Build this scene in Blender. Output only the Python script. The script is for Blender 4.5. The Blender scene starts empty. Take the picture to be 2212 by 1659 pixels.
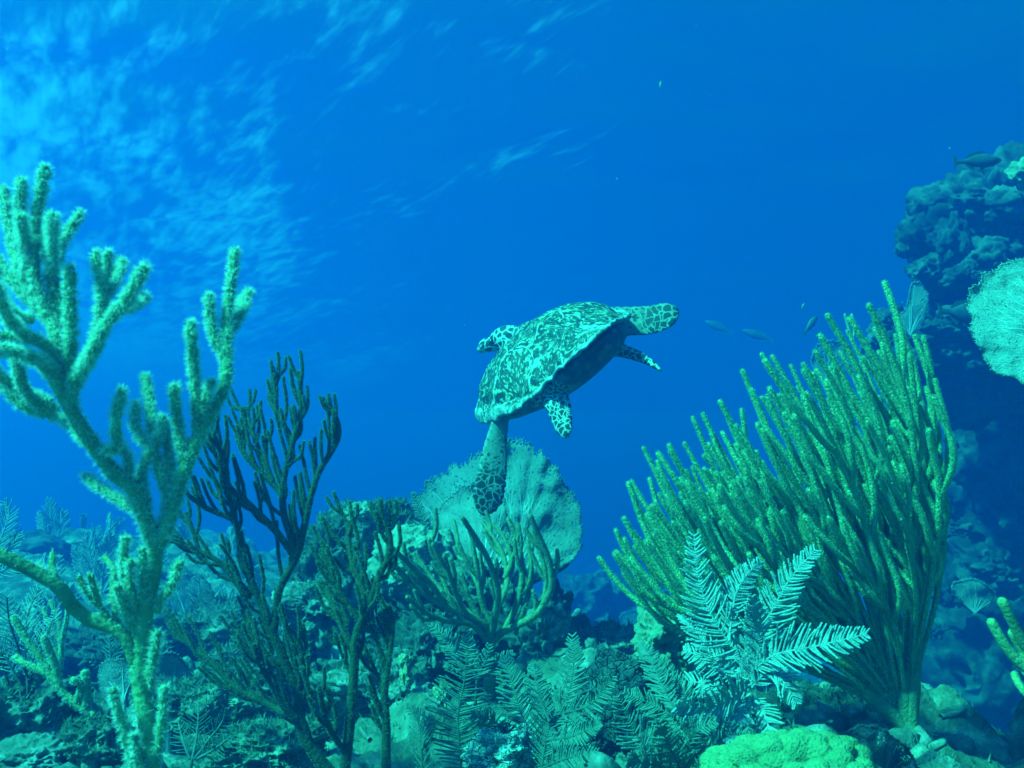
import bpy, math, random
import numpy as np
from mathutils import Vector, Matrix
R_ = math.radians
sc = bpy.context.scene
COL = sc.collection

# ---------------------------------------------------------------- camera, light, exposure
FD = 2125.0                       # focal length in reference units (picture 2212 x 1659)
CAMZ = 0.70
PITCH = R_(5.0)
cam_d = bpy.data.cameras.new('camera'); cam = bpy.data.objects.new('camera', cam_d); COL.objects.link(cam)
cam.location = (0, 0, CAMZ); cam.rotation_euler = (R_(90) + PITCH, 0, 0)
cam_d.sensor_width = 36; cam_d.lens = 36 * FD / 2212; cam_d.clip_start = 0.05; cam_d.clip_end = 500
cam_d.dof.use_dof = True; cam_d.dof.focus_distance = 2.6; cam_d.dof.aperture_fstop = 11.0
sc.camera = cam

SUN_EL, SUN_AZ = R_(50), R_(-118)     # azimuth measured from +Y (view direction) towards +X
sd = Vector((math.sin(SUN_AZ) * math.cos(SUN_EL), math.cos(SUN_AZ) * math.cos(SUN_EL), math.sin(SUN_EL)))
sun_d = bpy.data.lights.new('sun', 'SUN'); sun = bpy.data.objects.new('sun', sun_d); COL.objects.link(sun)
sun_d.energy = 5.0; sun_d.angle = R_(4); sun_d.color = (0.05, 1.0, 0.80)      # daylight already filtered by the water column
sun.rotation_euler = (-sd).to_track_quat('-Z', 'Y').to_euler()

w = bpy.data.worlds.new('World'); sc.world = w; w.use_nodes = True
nt = w.node_tree; nt.nodes.clear()
sky = nt.nodes.new('ShaderNodeTexSky'); sky.sky_type = 'NISHITA'; sky.sun_disc = False
sky.sun_elevation = SUN_EL; sky.sun_rotation = SUN_AZ
bg = nt.nodes.new('ShaderNodeBackground'); bg.inputs['Strength'].default_value = 0.05
wt = nt.nodes.new('ShaderNodeMix'); wt.data_type = 'RGBA'; wt.blend_type = 'MULTIPLY'; wt.inputs[0].default_value = 1
wt.inputs[7].default_value = (0.05, 0.90, 0.85, 1)
wo = nt.nodes.new('ShaderNodeOutputWorld')
nt.links.new(sky.outputs[0], wt.inputs[6]); nt.links.new(wt.outputs[2], bg.inputs[0]); nt.links.new(bg.outputs[0], wo.inputs[0])
sc.view_settings.view_transform = 'Standard'; sc.view_settings.look = 'None'
sc.view_settings.gamma = 1; sc.view_settings.use_curve_mapping = False
sc.view_settings.exposure = 2.18
cy = sc.cycles
cy.use_denoising = True; cy.max_bounces = 6; cy.diffuse_bounces = 2; cy.glossy_bounces = 1; cy.transmission_bounces = 2
cy.volume_bounces = 2; cy.transparent_max_bounces = 8; cy.caustics_reflective = False; cy.caustics_refractive = False
cy.sample_clamp_indirect = 4

# ---------------------------------------------------------------- helpers
CS, SN = math.cos(PITCH), math.sin(PITCH)
def P(px, py, Y):
    x = (px - 1106.0) / FD; z = (829.5 - py) / FD
    d = np.array((x, CS - SN * z, SN + CS * z)); t = Y / d[1]
    return np.array((0, 0, CAMZ)) + d * t
def PP(pts, Y):
    """pixel polyline (+ optional depth offset) -> 3D points"""
    return np.array([P(p[0], p[1], Y + (p[2] if len(p) > 2 else 0)) for p in pts])

def _hash(ix, iy, iz, seed):
    n = (ix * 374761393 + iy * 668265263 + iz * 2147483647 + seed * 1274126177) & 0xffffffff
    n = ((n ^ (n >> 13)) * 1274126177) & 0xffffffff
    n = n ^ (n >> 16)
    return (n & 0xffff) / 65535.0 * 2 - 1
def vnoise(p, seed=0):
    p = np.asarray(p, dtype=np.float64); i = np.floor(p).astype(np.int64); f = p - i
    f = f * f * f * (f * (f * 6 - 15) + 10); r = 0
    for dx in (0, 1):
        wx = f[:, 0] if dx else 1 - f[:, 0]
        for dy in (0, 1):
            wy = f[:, 1] if dy else 1 - f[:, 1]
            for dz in (0, 1):
                wz = f[:, 2] if dz else 1 - f[:, 2]
                r = r + wx * wy * wz * _hash(i[:, 0] + dx, i[:, 1] + dy, i[:, 2] + dz, seed)
    return r
def fbm(p, o=4, seed=0, gain=.5, lac=2.03):
    a = 1; s = 0; q = np.asarray(p, float)
    for k in range(o):
        s = s + a * vnoise(q, seed + k * 17); q = q * lac + 3.7; a *= gain
    return s
def ridged(p, o=4, seed=0, gain=.55):
    a = 1; s = 0; q = np.asarray(p, float)
    for k in range(o):
        s = s + a * (1 - 2 * np.abs(vnoise(q, seed + k * 31))); q = q * 2.1 + 1.3; a *= gain
    return s
def sstep(x, a, b):
    t = np.clip((np.asarray(x, float) - a) / (b - a), 0, 1); return t * t * (3 - 2 * t)

class MB:
    """collects tubes, blades and lumps; build() links them as ONE mesh object"""
    def __init__(s): s.v = []; s.f = {3: [], 4: []}; s.m = {3: [], 4: []}; s.n = 0
    def add(s, v, f, mi=0):
        v = np.asarray(v, float).reshape(-1, 3); f = np.asarray(f, int)
        if len(v) == 0 or len(f) == 0: return
        k = f.shape[1]; s.v.append(v); s.f[k].append(f + s.n); s.m[k].append(np.full(len(f), mi)); s.n += len(v)
    def merge(s, o):
        for k in (3, 4):
            for f, m in zip(o.f[k], o.m[k]): s.f[k].append(f + s.n); s.m[k].append(m)
        s.v += o.v; s.n += o.n
    def arrays(s):
        v = np.concatenate(s.v)
        lo, ls, mi = [], [], []; c = 0
        for k in (3, 4):
            if s.f[k]:
                f = np.concatenate(s.f[k]); lo.append(f.ravel()); ls.append(np.arange(len(f)) * k + c); c += f.size
                mi.append(np.concatenate(s.m[k]))
        return v, np.concatenate(lo), np.concatenate(ls), np.concatenate(mi)
    def mesh(s, name, off=(0, 0, 0), smooth=True):
        v, lo, ls, mi = s.arrays(); v = v - np.asarray(off)
        me = bpy.data.meshes.new(name)
        me.vertices.add(len(v)); me.vertices.foreach_set('co', v.astype(np.float32).ravel())
        me.loops.add(len(lo)); me.loops.foreach_set('vertex_index', lo.astype(np.int32))
        me.polygons.add(len(ls)); me.polygons.foreach_set('loop_start', ls.astype(np.int32))
        me.polygons.foreach_set('material_index', mi.astype(np.int32))
        me.update(calc_edges=True); me.validate()
        me.polygons.foreach_set('use_smooth', np.full(len(me.polygons), smooth))
        return me
    def build(s, name, mats, parent=None, smooth=True, loc=None):
        off = np.asarray(parent.location) if parent is not None else (np.asarray(loc) if loc is not None else np.zeros(3))
        if parent is not None and parent.parent is not None: off = off + np.asarray(parent.parent.location)
        me = s.mesh(name, off, smooth)
        for m in (mats if isinstance(mats, (list, tuple)) else [mats]): me.materials.append(m)
        o = bpy.data.objects.new(name, me); COL.objects.link(o)
        if parent is not None: o.parent = parent
        elif loc is not None: o.location = Vector(loc)
        return o

def tag(o, label=None, cat=None, group=None, kind=None):
    if label: o['label'] = label
    if cat: o['category'] = cat
    if group: o['group'] = group
    if kind: o['kind'] = kind
    return o
def thing(name, label, cat, loc, group=None):
    o = bpy.data.objects.new(name, None); COL.objects.link(o); o.location = Vector([float(q) for q in loc]); o.empty_display_size = .05
    return tag(o, label, cat, group)

def norm(v):
    v = np.asarray(v, float); return v / (np.linalg.norm(v, axis=-1, keepdims=True) + 1e-12)
def smooth_path(pts, n=None, step=None):
    """Catmull-Rom through the points, evenly resampled"""
    p = np.asarray(pts, float)
    if len(p) < 3: q = np.linspace(p[0], p[-1], 9)
    else:
        e = np.vstack([2 * p[0] - p[1], p, 2 * p[-1] - p[-2]]); q = []
        for i in range(len(p) - 1):
            a, b, c, d = e[i:i + 4]
            for t in np.linspace(0, 1, 9)[:-1]:
                q.append(.5 * ((2 * b) + (c - a) * t + (2 * a - 5 * b + 4 * c - d) * t * t + (3 * b - a - 3 * c + d) * t ** 3))
        q.append(p[-1]); q = np.array(q)
    s = np.concatenate([[0], np.cumsum(np.linalg.norm(np.diff(q, axis=0), axis=1))])
    if n is None: n = max(4, int(s[-1] / step) + 1)
    t = np.linspace(0, s[-1], n)
    return np.stack([np.interp(t, s, q[:, k]) for k in range(q.shape[1])], 1)
def frames(p):
    t = norm(np.gradient(p, axis=0)); n = np.zeros_like(p)
    a = np.array((0, 1, 0.1)) if abs(t[0][1]) < .9 else np.array((1, 0, 0))
    n[0] = norm(np.cross(t[0], a))
    for i in range(1, len(p)):
        v = n[i - 1] - t[i] * np.dot(n[i - 1], t[i]); n[i] = norm(v)
    return t, n, np.cross(t, n)
def tube(mb, p, r, sides=8, mi=0, rough=0.0, seed=0, cap=True):
    """swept tube with a rounded tip; r = scalar or per-point radii"""
    p = np.asarray(p, float); N = len(p); r = np.full(N, r) if np.isscalar(r) else np.asarray(r, float)
    t, n, b = frames(p)
    if cap:
        e = t[-1]; rr = r[-1]
        p = np.vstack([p, p[-1] + e * rr * .55, p[-1] + e * rr * .9]); r = np.concatenate([r, [rr * .82, rr * .4]])
        n = np.vstack([n, n[-1], n[-1]]); b = np.vstack([b, b[-1], b[-1]]); N += 2
    a = np.linspace(0, 2 * np.pi, sides, endpoint=False)
    ring = np.cos(a)[None, :, None] * n[:, None, :] + np.sin(a)[None, :, None] * b[:, None, :]
    rad = r[:, None] * np.ones((1, sides))
    if rough:
        q = (p[:, None, :] + ring * r[:, None, None]).reshape(-1, 3)
        rad = rad * (1 + rough * fbm(q / (np.mean(r) * 1.6), 2, seed).reshape(N, sides))
    v = (p[:, None, :] + ring * rad[:, :, None]).reshape(-1, 3)
    i = np.arange(N - 1)[:, None] * sides; j = np.arange(sides)[None, :]; j2 = (j + 1) % sides
    f = np.stack([i + j, i + j2, i + sides + j2, i + sides + j], -1).reshape(-1, 4)
    mb.add(v, f, mi)
    if cap:
        k = (N - 1) * sides; tip = p[-1] + t[-1] * r[-1] * .25
        vv = np.vstack([v[k:k + sides], tip]); jj = np.arange(sides)
        mb.add(vv, np.stack([jj, (jj + 1) % sides, np.full(sides, sides)], 1), mi)
def polyps(mb, p, r, per_m, length, rng, mi=1, rows=None, tent=4, width=.18, lean=.5, t0=0.0):
    """tiny open polyps on a branch: each a tuft of thin tapered tentacles"""
    p = np.asarray(p, float); r = np.full(len(p), r) if np.isscalar(r) else np.asarray(r, float)
    s = np.concatenate([[0], np.cumsum(np.linalg.norm(np.diff(p, axis=0), axis=1))])
    n = int(per_m * s[-1])
    if n < 1: return
    t_, n_, b_ = frames(p)
    u = (t0 + (1 - t0) * rng.random(n)) * s[-1]; ntip = max(1, int(per_m * r[-1] * 1.2))
    u = np.concatenate([u, np.full(ntip, s[-1])])
    n = len(u)
    I = lambda A: np.stack([np.interp(u, s, A[:, k]) for k in range(3)], 1)
    c, T, Nn, B = I(p), norm(I(t_)), norm(I(n_)), norm(I(b_)); rr = np.interp(u, s, r)
    a = rng.random(n) * 2 * np.pi
    o = np.cos(a)[:, None] * Nn + np.sin(a)[:, None] * B
    tipm = np.zeros(n); tipm[-ntip:] = rng.random(ntip) * 1.2
    o = norm(o + T * (tipm[:, None] * 1.5))
    root = c + o * rr[:, None] * .93
    L = length * (.6 + .8 * rng.random(n))
    V = []; 
    for k in range(tent):
        d = norm(o + lean * rng.normal(size=(n, 3)) + .25 * T)
        side = norm(np.cross(d, rng.normal(size=(n, 3))))
        w_ = (L * width)[:, None]
        V += [root - side * w_ * .5, root + side * w_ * .5, root + d * L[:, None]]
    V = np.stack(V, 1).reshape(-1, 3)
    mb.add(V, np.arange(len(V)).reshape(-1, 3), mi)
def twigs(path, rad, spacing, length, gdir, rng, r, ang=40, start=.15, sides=(1, -1), depth=.25, mix=.6):
    """side branches along a limb: leave at an angle, then bend parallel to the growth direction"""
    out = []; s = np.concatenate([[0], np.cumsum(np.linalg.norm(np.diff(path, axis=0), axis=1))])
    u = s[-1] * start; k = rng.integers(2); gdir = norm(np.array(gdir, float))
    T = norm(np.gradient(path, axis=0))
    while u < s[-1] * .97:
        i = np.searchsorted(s, u); i = min(i, len(path) - 1)
        t = T[i]; sd_ = sides[k % len(sides)]; k += 1
        n = norm(np.array((t[2], 0, -t[0]))) * sd_
        A = R_(ang * (.7 + .6 * rng.random()))
        d = norm(t * math.cos(A) + n * math.sin(A) + np.array((0, rng.normal() * depth, 0)))
        e = norm(mix * gdir + (1 - mix) * t + rng.normal(size=3) * .08 + n * .08)
        L = length * (.55 + .75 * rng.random()) * (1 - .35 * u / s[-1])
        p = path[i].copy(); q = [p.copy()]; m = 8
        for j in range(m):
            dd = norm(d * (1 - sstep(j / m, 0, .7)) + e * sstep(j / m, 0, .7) + rng.normal(size=3) * .035)
            p = p + dd * L / m; q.append(p.copy())
        out.append((np.array(q), np.linspace(r * 1.05, r * .9, m + 1)))
        u += spacing * (.6 + .8 * rng.random())
    return out

# ---------------------------------------------------------------- materials
def mat(name, cols, scale=20, detail=4, rough=.8, bump=0.0, bscale=None, transl=0.0, spec=.2, vor=0, vscale=60, vcol=None, dist=0.0, tcol=None):
    m = bpy.data.materials.new(name); m.use_nodes = True; t = m.node_tree; N = t.nodes; L = t.links
    b = N['Principled BSDF']; out = N['Material Output']
    tc = N.new('ShaderNodeTexCoord')
    nz = N.new('ShaderNodeTexNoise'); nz.inputs['Scale'].default_value = scale; nz.inputs['Detail'].default_value = detail
    nz.inputs['Roughness'].default_value = .65; nz.inputs['Distortion'].default_value = dist
    L.new(tc.outputs['Object'], nz.inputs['Vector'])
    r = N.new('ShaderNodeValToRGB'); e = r.color_ramp.elements
    while len(e) < len(cols): e.new(.5)
    for k, (pos, c) in enumerate(cols): e[k].position = pos; e[k].color = (*c, 1)
    L.new(nz.outputs['Fac'], r.inputs['Fac']); col = r.outputs['Color']
    hgt = None
    if vor:
        v = N.new('ShaderNodeTexVoronoi'); v.feature = 'DISTANCE_TO_EDGE' if vor == 2 else 'F1'; v.inputs['Scale'].default_value = vscale
        L.new(tc.outputs['Object'], v.inputs['Vector'])
        mr = N.new('ShaderNodeMapRange'); mr.inputs['From Max'].default_value = .12 if vor == 2 else .55
        L.new(v.outputs['Distance'], mr.inputs['Value']); hgt = mr.outputs[0]
        if vcol:
            mx = N.new('ShaderNodeMix'); mx.data_type = 'RGBA'; L.new(mr.outputs[0], mx.inputs[0])
            mx.inputs[6].default_value = (*vcol, 1); L.new(col, mx.inputs[7]); col = mx.outputs[2]
    L.new(col, b.inputs['Base Color']); b.inputs['Roughness'].default_value = rough; b.inputs['Specular IOR Level'].default_value = spec
    if bump:
        n2 = N.new('ShaderNodeTexNoise'); n2.inputs['Scale'].default_value = bscale or scale * 3; n2.inputs['Detail'].default_value = 5
        L.new(tc.outputs['Object'], n2.inputs['Vector'])
        h = n2.outputs['Fac']
        if hgt is not None:
            ad = N.new('ShaderNodeMath'); ad.operation = 'ADD'; L.new(h, ad.inputs[0]); L.new(hgt, ad.inputs[1]); h = ad.outputs[0]
        bp = N.new('ShaderNodeBump'); bp.inputs['Strength'].default_value = bump; bp.inputs['Distance'].default_value = .01
        L.new(h, bp.inputs['Height']); L.new(bp.outputs[0], b.inputs['Normal'])
    if transl:
        tr = N.new('ShaderNodeBsdfTranslucent')
        if tcol: tr.inputs['Color'].default_value = (*tcol, 1)
        else: L.new(col, tr.inputs['Color'])
        ms = N.new('ShaderNodeMixShader'); ms.inputs[0].default_value = transl
        L.new(b.outputs[0], ms.inputs[1]); L.new(tr.outputs[0], ms.inputs[2]); L.new(ms.outputs[0], out.inputs['Surface'])
    return m

M_seabed = mat('seabed_turf', [(.28, (.02, .04, .028)), (.45, (.07, .115, .075)), (.57, (.16, .23, .16)), (.70, (.36, .44, .36))], 9, 9, .95, 1.0, 60)
M_rock = mat('reef_rock', [(.3, (.012, .024, .018)), (.48, (.045, .075, .055)), (.6, (.13, .18, .13)), (.72, (.38, .45, .38))], 8, 9, .95, 1.0, 45)
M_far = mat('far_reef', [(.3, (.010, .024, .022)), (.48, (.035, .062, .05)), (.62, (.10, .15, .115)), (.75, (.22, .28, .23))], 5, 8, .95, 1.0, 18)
M_rubble = mat('pale_rubble', [(.3, (.03, .055, .04)), (.5, (.11, .16, .12)), (.7, (.32, .38, .32))], 18, 6, .9, .8, 60)
M_turf = mat('algal_turf', [(.35, (.08, .15, .09)), (.65, (.26, .36, .24))], 12, 4, .9, 0, transl=.35)
M_rodA = mat('thick_rod_skin', [(.3, (.10, .22, .09)), (.7, (.24, .42, .19))], 30, 4, .9, .5, 150)
M_polA = mat('thick_rod_polyps', [(.3, (.55, .72, .55)), (.7, (.80, .90, .78))], 60, 2, .8, 0, transl=.45)
M_rodB = mat('dark_rod_skin', [(.3, (.020, .040, .016)), (.7, (.055, .090, .038))], 60, 4, .9, .5, 200)
M_polB = mat('dark_rod_polyps', [(.3, (.13, .24, .15)), (.7, (.28, .42, .28))], 80, 2, .8, 0, transl=.3)
M_rodC = mat('green_rod_skin', [(.3, (.18, .36, .14)), (.7, (.32, .54, .24))], 30, 5, .95, .9, 260)
M_polC = mat('green_rod_polyps', [(.3, (.23, .42, .24)), (.7, (.33, .52, .33))], 90, 2, .9, 0, transl=.4)
M_rodD = mat('olive_rod_skin', [(.3, (.09, .16, .07)), (.7, (.19, .29, .14))], 40, 4, .9, .5, 200)
M_polD = mat('olive_rod_polyps', [(.3, (.18, .29, .18)), (.7, (.30, .42, .28))], 80, 2, .9, 0, transl=.35)
M_plumeL = mat('pale_plume', [(.3, (.27, .41, .36)), (.7, (.42, .54, .49))], 40, 4, .85, .5, 300, transl=.3)
M_plumeM = mat('green_plume', [(.3, (.12, .23, .17)), (.7, (.23, .36, .28))], 40, 4, .85, .5, 300, transl=.35)
M_rib = mat('dark_midrib', [(.3, (.04, .07, .05)), (.7, (.09, .13, .09))], 60, 3, .8)
M_fan = mat('sea_fan_net', [(.3, (.16, .27, .23)), (.7, (.25, .36, .31))], 14, 5, .9, .6, 120, transl=.35, vor=2, vscale=150, vcol=(.30, .42, .37))
M_fanR = mat('bright_fan_net', [(.3, (.24, .37, .31)), (.7, (.36, .48, .40))], 14, 5, .9, .6, 120, transl=.35, vor=2, vscale=230, vcol=(.44, .56, .48))
M_vein = mat('fan_vein', [(.3, (.26, .38, .33)), (.7, (.42, .52, .47))], 40, 3, .8)
M_star = mat('star_coral', [(.3, (.10, .19, .07)), (.7, (.19, .31, .13))], 22, 5, .85, .45, 120, vor=1, vscale=260, vcol=(.11, .20, .08))
M_hill = mat('mustard_coral', [(.3, (.13, .21, .14)), (.7, (.25, .33, .23))], 14, 5, .9, .7, 90)
M_knob = mat('lime_coral', [(.3, (.08, .14, .08)), (.5, (.16, .23, .14)), (.75, (.30, .36, .27))], 12, 6, .9, 1.0, 60)
M_brain = mat('dark_honeycomb', [(.3, (.02, .035, .035)), (.7, (.06, .09, .08))], 20, 4, .9, 1.0, 90, vor=2, vscale=60, vcol=(.10, .15, .13))
M_bush = mat('dark_bush', [(.3, (.03, .04, .05)), (.7, (.10, .13, .14))], 30, 3, .9, 0, transl=.3)
M_sponge = mat('yellow_sponge', [(.3, (.16, .22, .10)), (.7, (.34, .38, .22))], 40, 4, .85, .7, 120)
M_fish = mat('fish_grey', [(.35, (.025, .05, .045)), (.65, (.06, .10, .085))], 30, 3, .5, .2, 200, spec=.5)
M_fishY = mat('fish_yellow', [(.35, (.16, .22, .03)), (.65, (.28, .34, .05))], 30, 3, .5, .2, 200, spec=.5)
M_eye = mat('fish_eye', [(.4, (.01, .01, .01)), (.6, (.03, .03, .03))], 10, 1, .2, 0, spec=.6)

M_wall = mat('reef_wall_shaded', [(.3, (.006, .016, .016)), (.48, (.020, .040, .034)), (.62, (.06, .10, .08)), (.75, (.14, .19, .16))], 5, 8, .95, 1.0, 18)  # far_reef darkened: the pillar's shade is put into the colour
# ---------------------------------------------------------------- setting: seabed, water surface, haze
YT = [0, .8, 1.2, 1.8, 2.5, 3.5, 5, 8, 15, 45]; ZT = [.26, .24, .21, .13, .06, -0.02, -.13, -.40, -.95, -2.6]
EU = [-3000, 900, 1150, 1250, 1450, 1800, 1950, 2100, 4000]; EY = [30, 14, 5.5, 4.3, 3.9, 2.9, 2.4, 2.1, 1.8]
def base_z(x, y):
    y = np.asarray(y, float); x = np.asarray(x, float)
    u = 1106 + x / np.maximum(y, .9) * FD
    return np.interp(y, YT, ZT) + .42 * sstep(y, 4, 7) * (1 - sstep(u, 420, 760)) * (1 - .5 * sstep(y, 9, 20)) - 1.7 * sstep(y - np.interp(u, EU, EY), 0, 1.8)
def worley(q, seed):
    """rounded boulders of random height packed over the plane"""
    i = np.floor(q[:, :2]).astype(np.int64); h = np.zeros(len(q))
    for dx in (-1, 0, 1):
        for dy in (-1, 0, 1):
            a, b = i[:, 0] + dx, i[:, 1] + dy; z0 = 0 * a
            cx = a + .5 + .4 * _hash(a, b, z0, seed); cy_ = b + .5 + .4 * _hash(a, b, z0, seed + 1); hh = .5 + .5 * _hash(a, b, z0, seed + 2)
            d = np.hypot(q[:, 0] - cx, q[:, 1] - cy_) / (.45 + .35 * hh)
            h = np.maximum(h, (.25 + .75 * hh) * np.sqrt(np.clip(1 - d * d, 0, 1)))
    return h
def ground(x, y, fine=True):
    x = np.atleast_1d(np.asarray(x, float)); y = np.atleast_1d(np.asarray(y, float))
    z = base_z(x, y); q = np.stack([x, y, 0 * x], 1)
    far = 1 + .8 * sstep(y, 4, 12)
    q = q + .05 * np.stack([fbm(q * 6, 2, 9), fbm(q * 6, 2, 10), 0 * x], 1)
    near = sstep(y, 1.0, 2.0) * .6 + .4
    z = z + .07 * fbm(q * 1.7, 2, 5) * far + near * (.11 * worley(q * 2.6, 3) + .05 * worley(q * 6.5, 4)) * far - .05
    if fine: z = z + .022 * worley(q * 17, 5) + .016 * ridged(q * 11, 3, 21) + .007 * fbm(q * 60, 3, 25)
    return z
def ax(n, lo, hi, a):
    s = np.linspace(math.asinh(lo / a), math.asinh(hi / a), n); return a * np.sinh(s)
gx = ax(560, -45, 45, 1.3); gy = 1.8 + ax(560, -7, 50, 1.1)
X, Yg = np.meshgrid(gx, gy); Z = ground(X.ravel(), Yg.ravel())
nx, ny = len(gx), len(gy)
i = np.arange(ny - 1)[:, None] * nx; j = np.arange(nx - 1)[None, :]
mb = MB(); mb.add(np.stack([X.ravel(), Yg.ravel(), Z], 1), np.stack([i + j, i + j + 1, i + nx + j + 1, i + nx + j], -1).reshape(-1, 4))
tag(mb.build('seabed', M_seabed), kind='structure')

SURF_Z = CAMZ + 3.6
def water_surface():
    n = 260; xs = np.linspace(-48, 48, n); ys = np.linspace(-10, 60, n); A, B = np.meshgrid(xs, ys)
    q = np.stack([A.ravel(), B.ravel(), 0 * A.ravel()], 1)
    z = SURF_Z + .05 * fbm(q * np.array((.5, .9, 1)), 3, 77)
    i = np.arange(n - 1)[:, None] * n; j = np.arange(n - 1)[None, :]
    m = MB(); m.add(np.stack([q[:, 0], q[:, 1], z], 1), np.stack([i + j, i + j + 1, i + n + j + 1, i + n + j], -1).reshape(-1, 4))
    ma = bpy.data.materials.new('water_surface_glints'); ma.use_nodes = True; t = ma.node_tree; N = t.nodes; L = t.links; N.clear()
    out = N.new('ShaderNodeOutputMaterial'); tc = N.new('ShaderNodeTexCoord')
    def noise(scale, rot, stretch, detail, dist=0.0):
        mp = N.new('ShaderNodeMapping'); mp.vector_type = 'TEXTURE'; mp.inputs['Rotation'].default_value = (0, 0, R_(rot)); mp.inputs['Scale'].default_value = stretch
        L.new(tc.outputs['Object'], mp.inputs['Vector'])
        z_ = N.new('ShaderNodeTexNoise'); z_.inputs['Scale'].default_value = scale; z_.inputs['Detail'].default_value = detail
        z_.inputs['Roughness'].default_value = .6; z_.inputs['Distortion'].default_value = dist
        L.new(mp.outputs[0], z_.inputs['Vector']); return z_.outputs['Fac']
    def math_(op, a, b):
        k = N.new('ShaderNodeMath'); k.operation = op
        for s_, v in zip(k.inputs, (a, b)):
            if isinstance(v, (int, float)): s_.default_value = v
            else: L.new(v, s_)
        return k.outputs[0]
    big = noise(.40, -66, (2.6, 1, 1), 3, .12); fine = noise(4.6, -62, (4.0, 1, 1), 4, .12)
    sx = N.new('ShaderNodeSeparateXYZ'); L.new(tc.outputs['Object'], sx.inputs[0])
    # bright sun glints painted in by a noise mask, denser towards the sun's side
    dirv = math_('ADD', math_('MULTIPLY', sx.outputs[0], -.029), math_('MULTIPLY', sx.outputs[1], -.004))
    s = math_('ADD', math_('ADD', math_('MULTIPLY', big, .60), math_('MULTIPLY', fine, .50)), dirv)
    mr = N.new('ShaderNodeMapRange'); mr.interpolation_type = 'SMOOTHSTEP'
    mr.inputs['From Min'].default_value = .55; mr.inputs['From Max'].default_value = .78; mr.inputs['To Max'].default_value = .21
    L.new(s, mr.inputs['Value'])
    tr = N.new('ShaderNodeBsdfTransparent'); tl = N.new('ShaderNodeBsdfTranslucent'); tl.inputs['Color'].default_value = (.6, .78, .98, 1)
    mx = N.new('ShaderNodeMixShader'); L.new(mr.outputs[0], mx.inputs[0]); L.new(tr.outputs[0], mx.inputs[1]); L.new(tl.outputs[0], mx.inputs[2])
    gl = N.new('ShaderNodeBsdfGlossy'); gl.inputs['Roughness'].default_value = .25; gl.inputs['Color'].default_value = (.60, .72, .92, 1)
    fr = N.new('ShaderNodeFresnel'); fr.inputs['IOR'].default_value = 1.33          # seen from below: total reflection at grazing angles
    m2 = N.new('ShaderNodeMixShader'); L.new(fr.outputs[0], m2.inputs[0]); L.new(tr.outputs[0], m2.inputs[1]); L.new(gl.outputs[0], m2.inputs[2])
    L.new(m2.outputs[0], mx.inputs[1]); L.new(mx.outputs[0], out.inputs['Surface'])
    tag(m.build('water_surface', ma), kind='structure')
water_surface()

def haze():
    x0, x1, y0, y1, z0, z1 = -46, 46, -8, 52.5, -8, SURF_Z + .35
    v = [(x, y, z) for x in (x0, x1) for y in (y0, y1) for z in (z0, z1)]
    m = MB(); m.add(v, [(0, 1, 3, 2), (4, 6, 7, 5), (0, 4, 5, 1), (2, 3, 7, 6), (0, 2, 6, 4), (1, 5, 7, 3)])
    ma = bpy.data.materials.new('sea_water'); ma.use_nodes = True; N = ma.node_tree.nodes; N.clear()
    o = N.new('ShaderNodeOutputMaterial'); p = N.new('ShaderNodeVolumePrincipled')
    p.inputs['Density'].default_value = .145; p.inputs['Color'].default_value = (.002, .150, .57, 1)
    p.inputs['Absorption Color'].default_value = (0.0, .22, .29, 1); p.inputs['Anisotropy'].default_value = .55
    ma.node_tree.links.new(p.outputs[0], o.inputs['Volume'])
    tag(m.build('haze', ma, smooth=False), 'blue sea water filling the whole view', kind='stuff')
haze()

# ---------------------------------------------------------------- lumps: rocks and stony corals
_ICO = {}
def ico(n):
    if n not in _ICO:
        import bmesh
        b = bmesh.new(); bmesh.ops.create_icosphere(b, subdivisions=n, radius=1)
        v = np.array([q.co[:] for q in b.verts]); b.verts.index_update()
        f = np.array([[q.index for q in fc.verts] for fc in b.faces]); b.free(); _ICO[n] = (v, f)
    return _ICO[n]
def lump(mb, c, size, seed, sub=5, rough=.25, freq=2.0, kn=0, knr=.4, knh=.15, pit=0, mi=0, flat=None, ridge=.5):
    """boulder: sphere with broad noise, optional round knobs"""
    v, f = ico(sub); v = v.copy(); n = v.copy(); q = v * freq + seed * 7.3
    h = 1 + rough * fbm(q, 4, seed) + rough * ridge * .5 * (ridged(q * 1.9, 3, seed + 3) - .4)
    if kn:
        rg = np.random.default_rng(seed + 5); k = np.arange(kn) + .5
        ph = np.arccos(1 - 2 * k / kn); th = np.pi * (1 + 5 ** .5) * k
        pts = np.stack([np.cos(th) * np.sin(ph), np.sin(th) * np.sin(ph), np.cos(ph)], 1); pts = norm(pts + rg.normal(size=pts.shape) * knr * .22)
        rr = knr * (.75 + .5 * rg.random(kn))
        d = np.linalg.norm(v[:, None, :] - pts[None], axis=2) / rr[None]
        h = h + knh * np.sqrt(np.clip(1 - d.min(axis=1) ** 2, 0, 1))
    if sub >= 5 and rough > .15: h = h + .045 * fbm(q * 6, 3, seed + 40) + .03 * ridged(q * 10, 2, seed + 50)
    v = v * h[:, None] * np.asarray(size)
    if flat is not None: v[:, 2] = np.where(v[:, 2] < flat, flat + (v[:, 2] - flat) * .3, v[:, 2])
    mb.add(v + np.asarray(c), f, mi)
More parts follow.
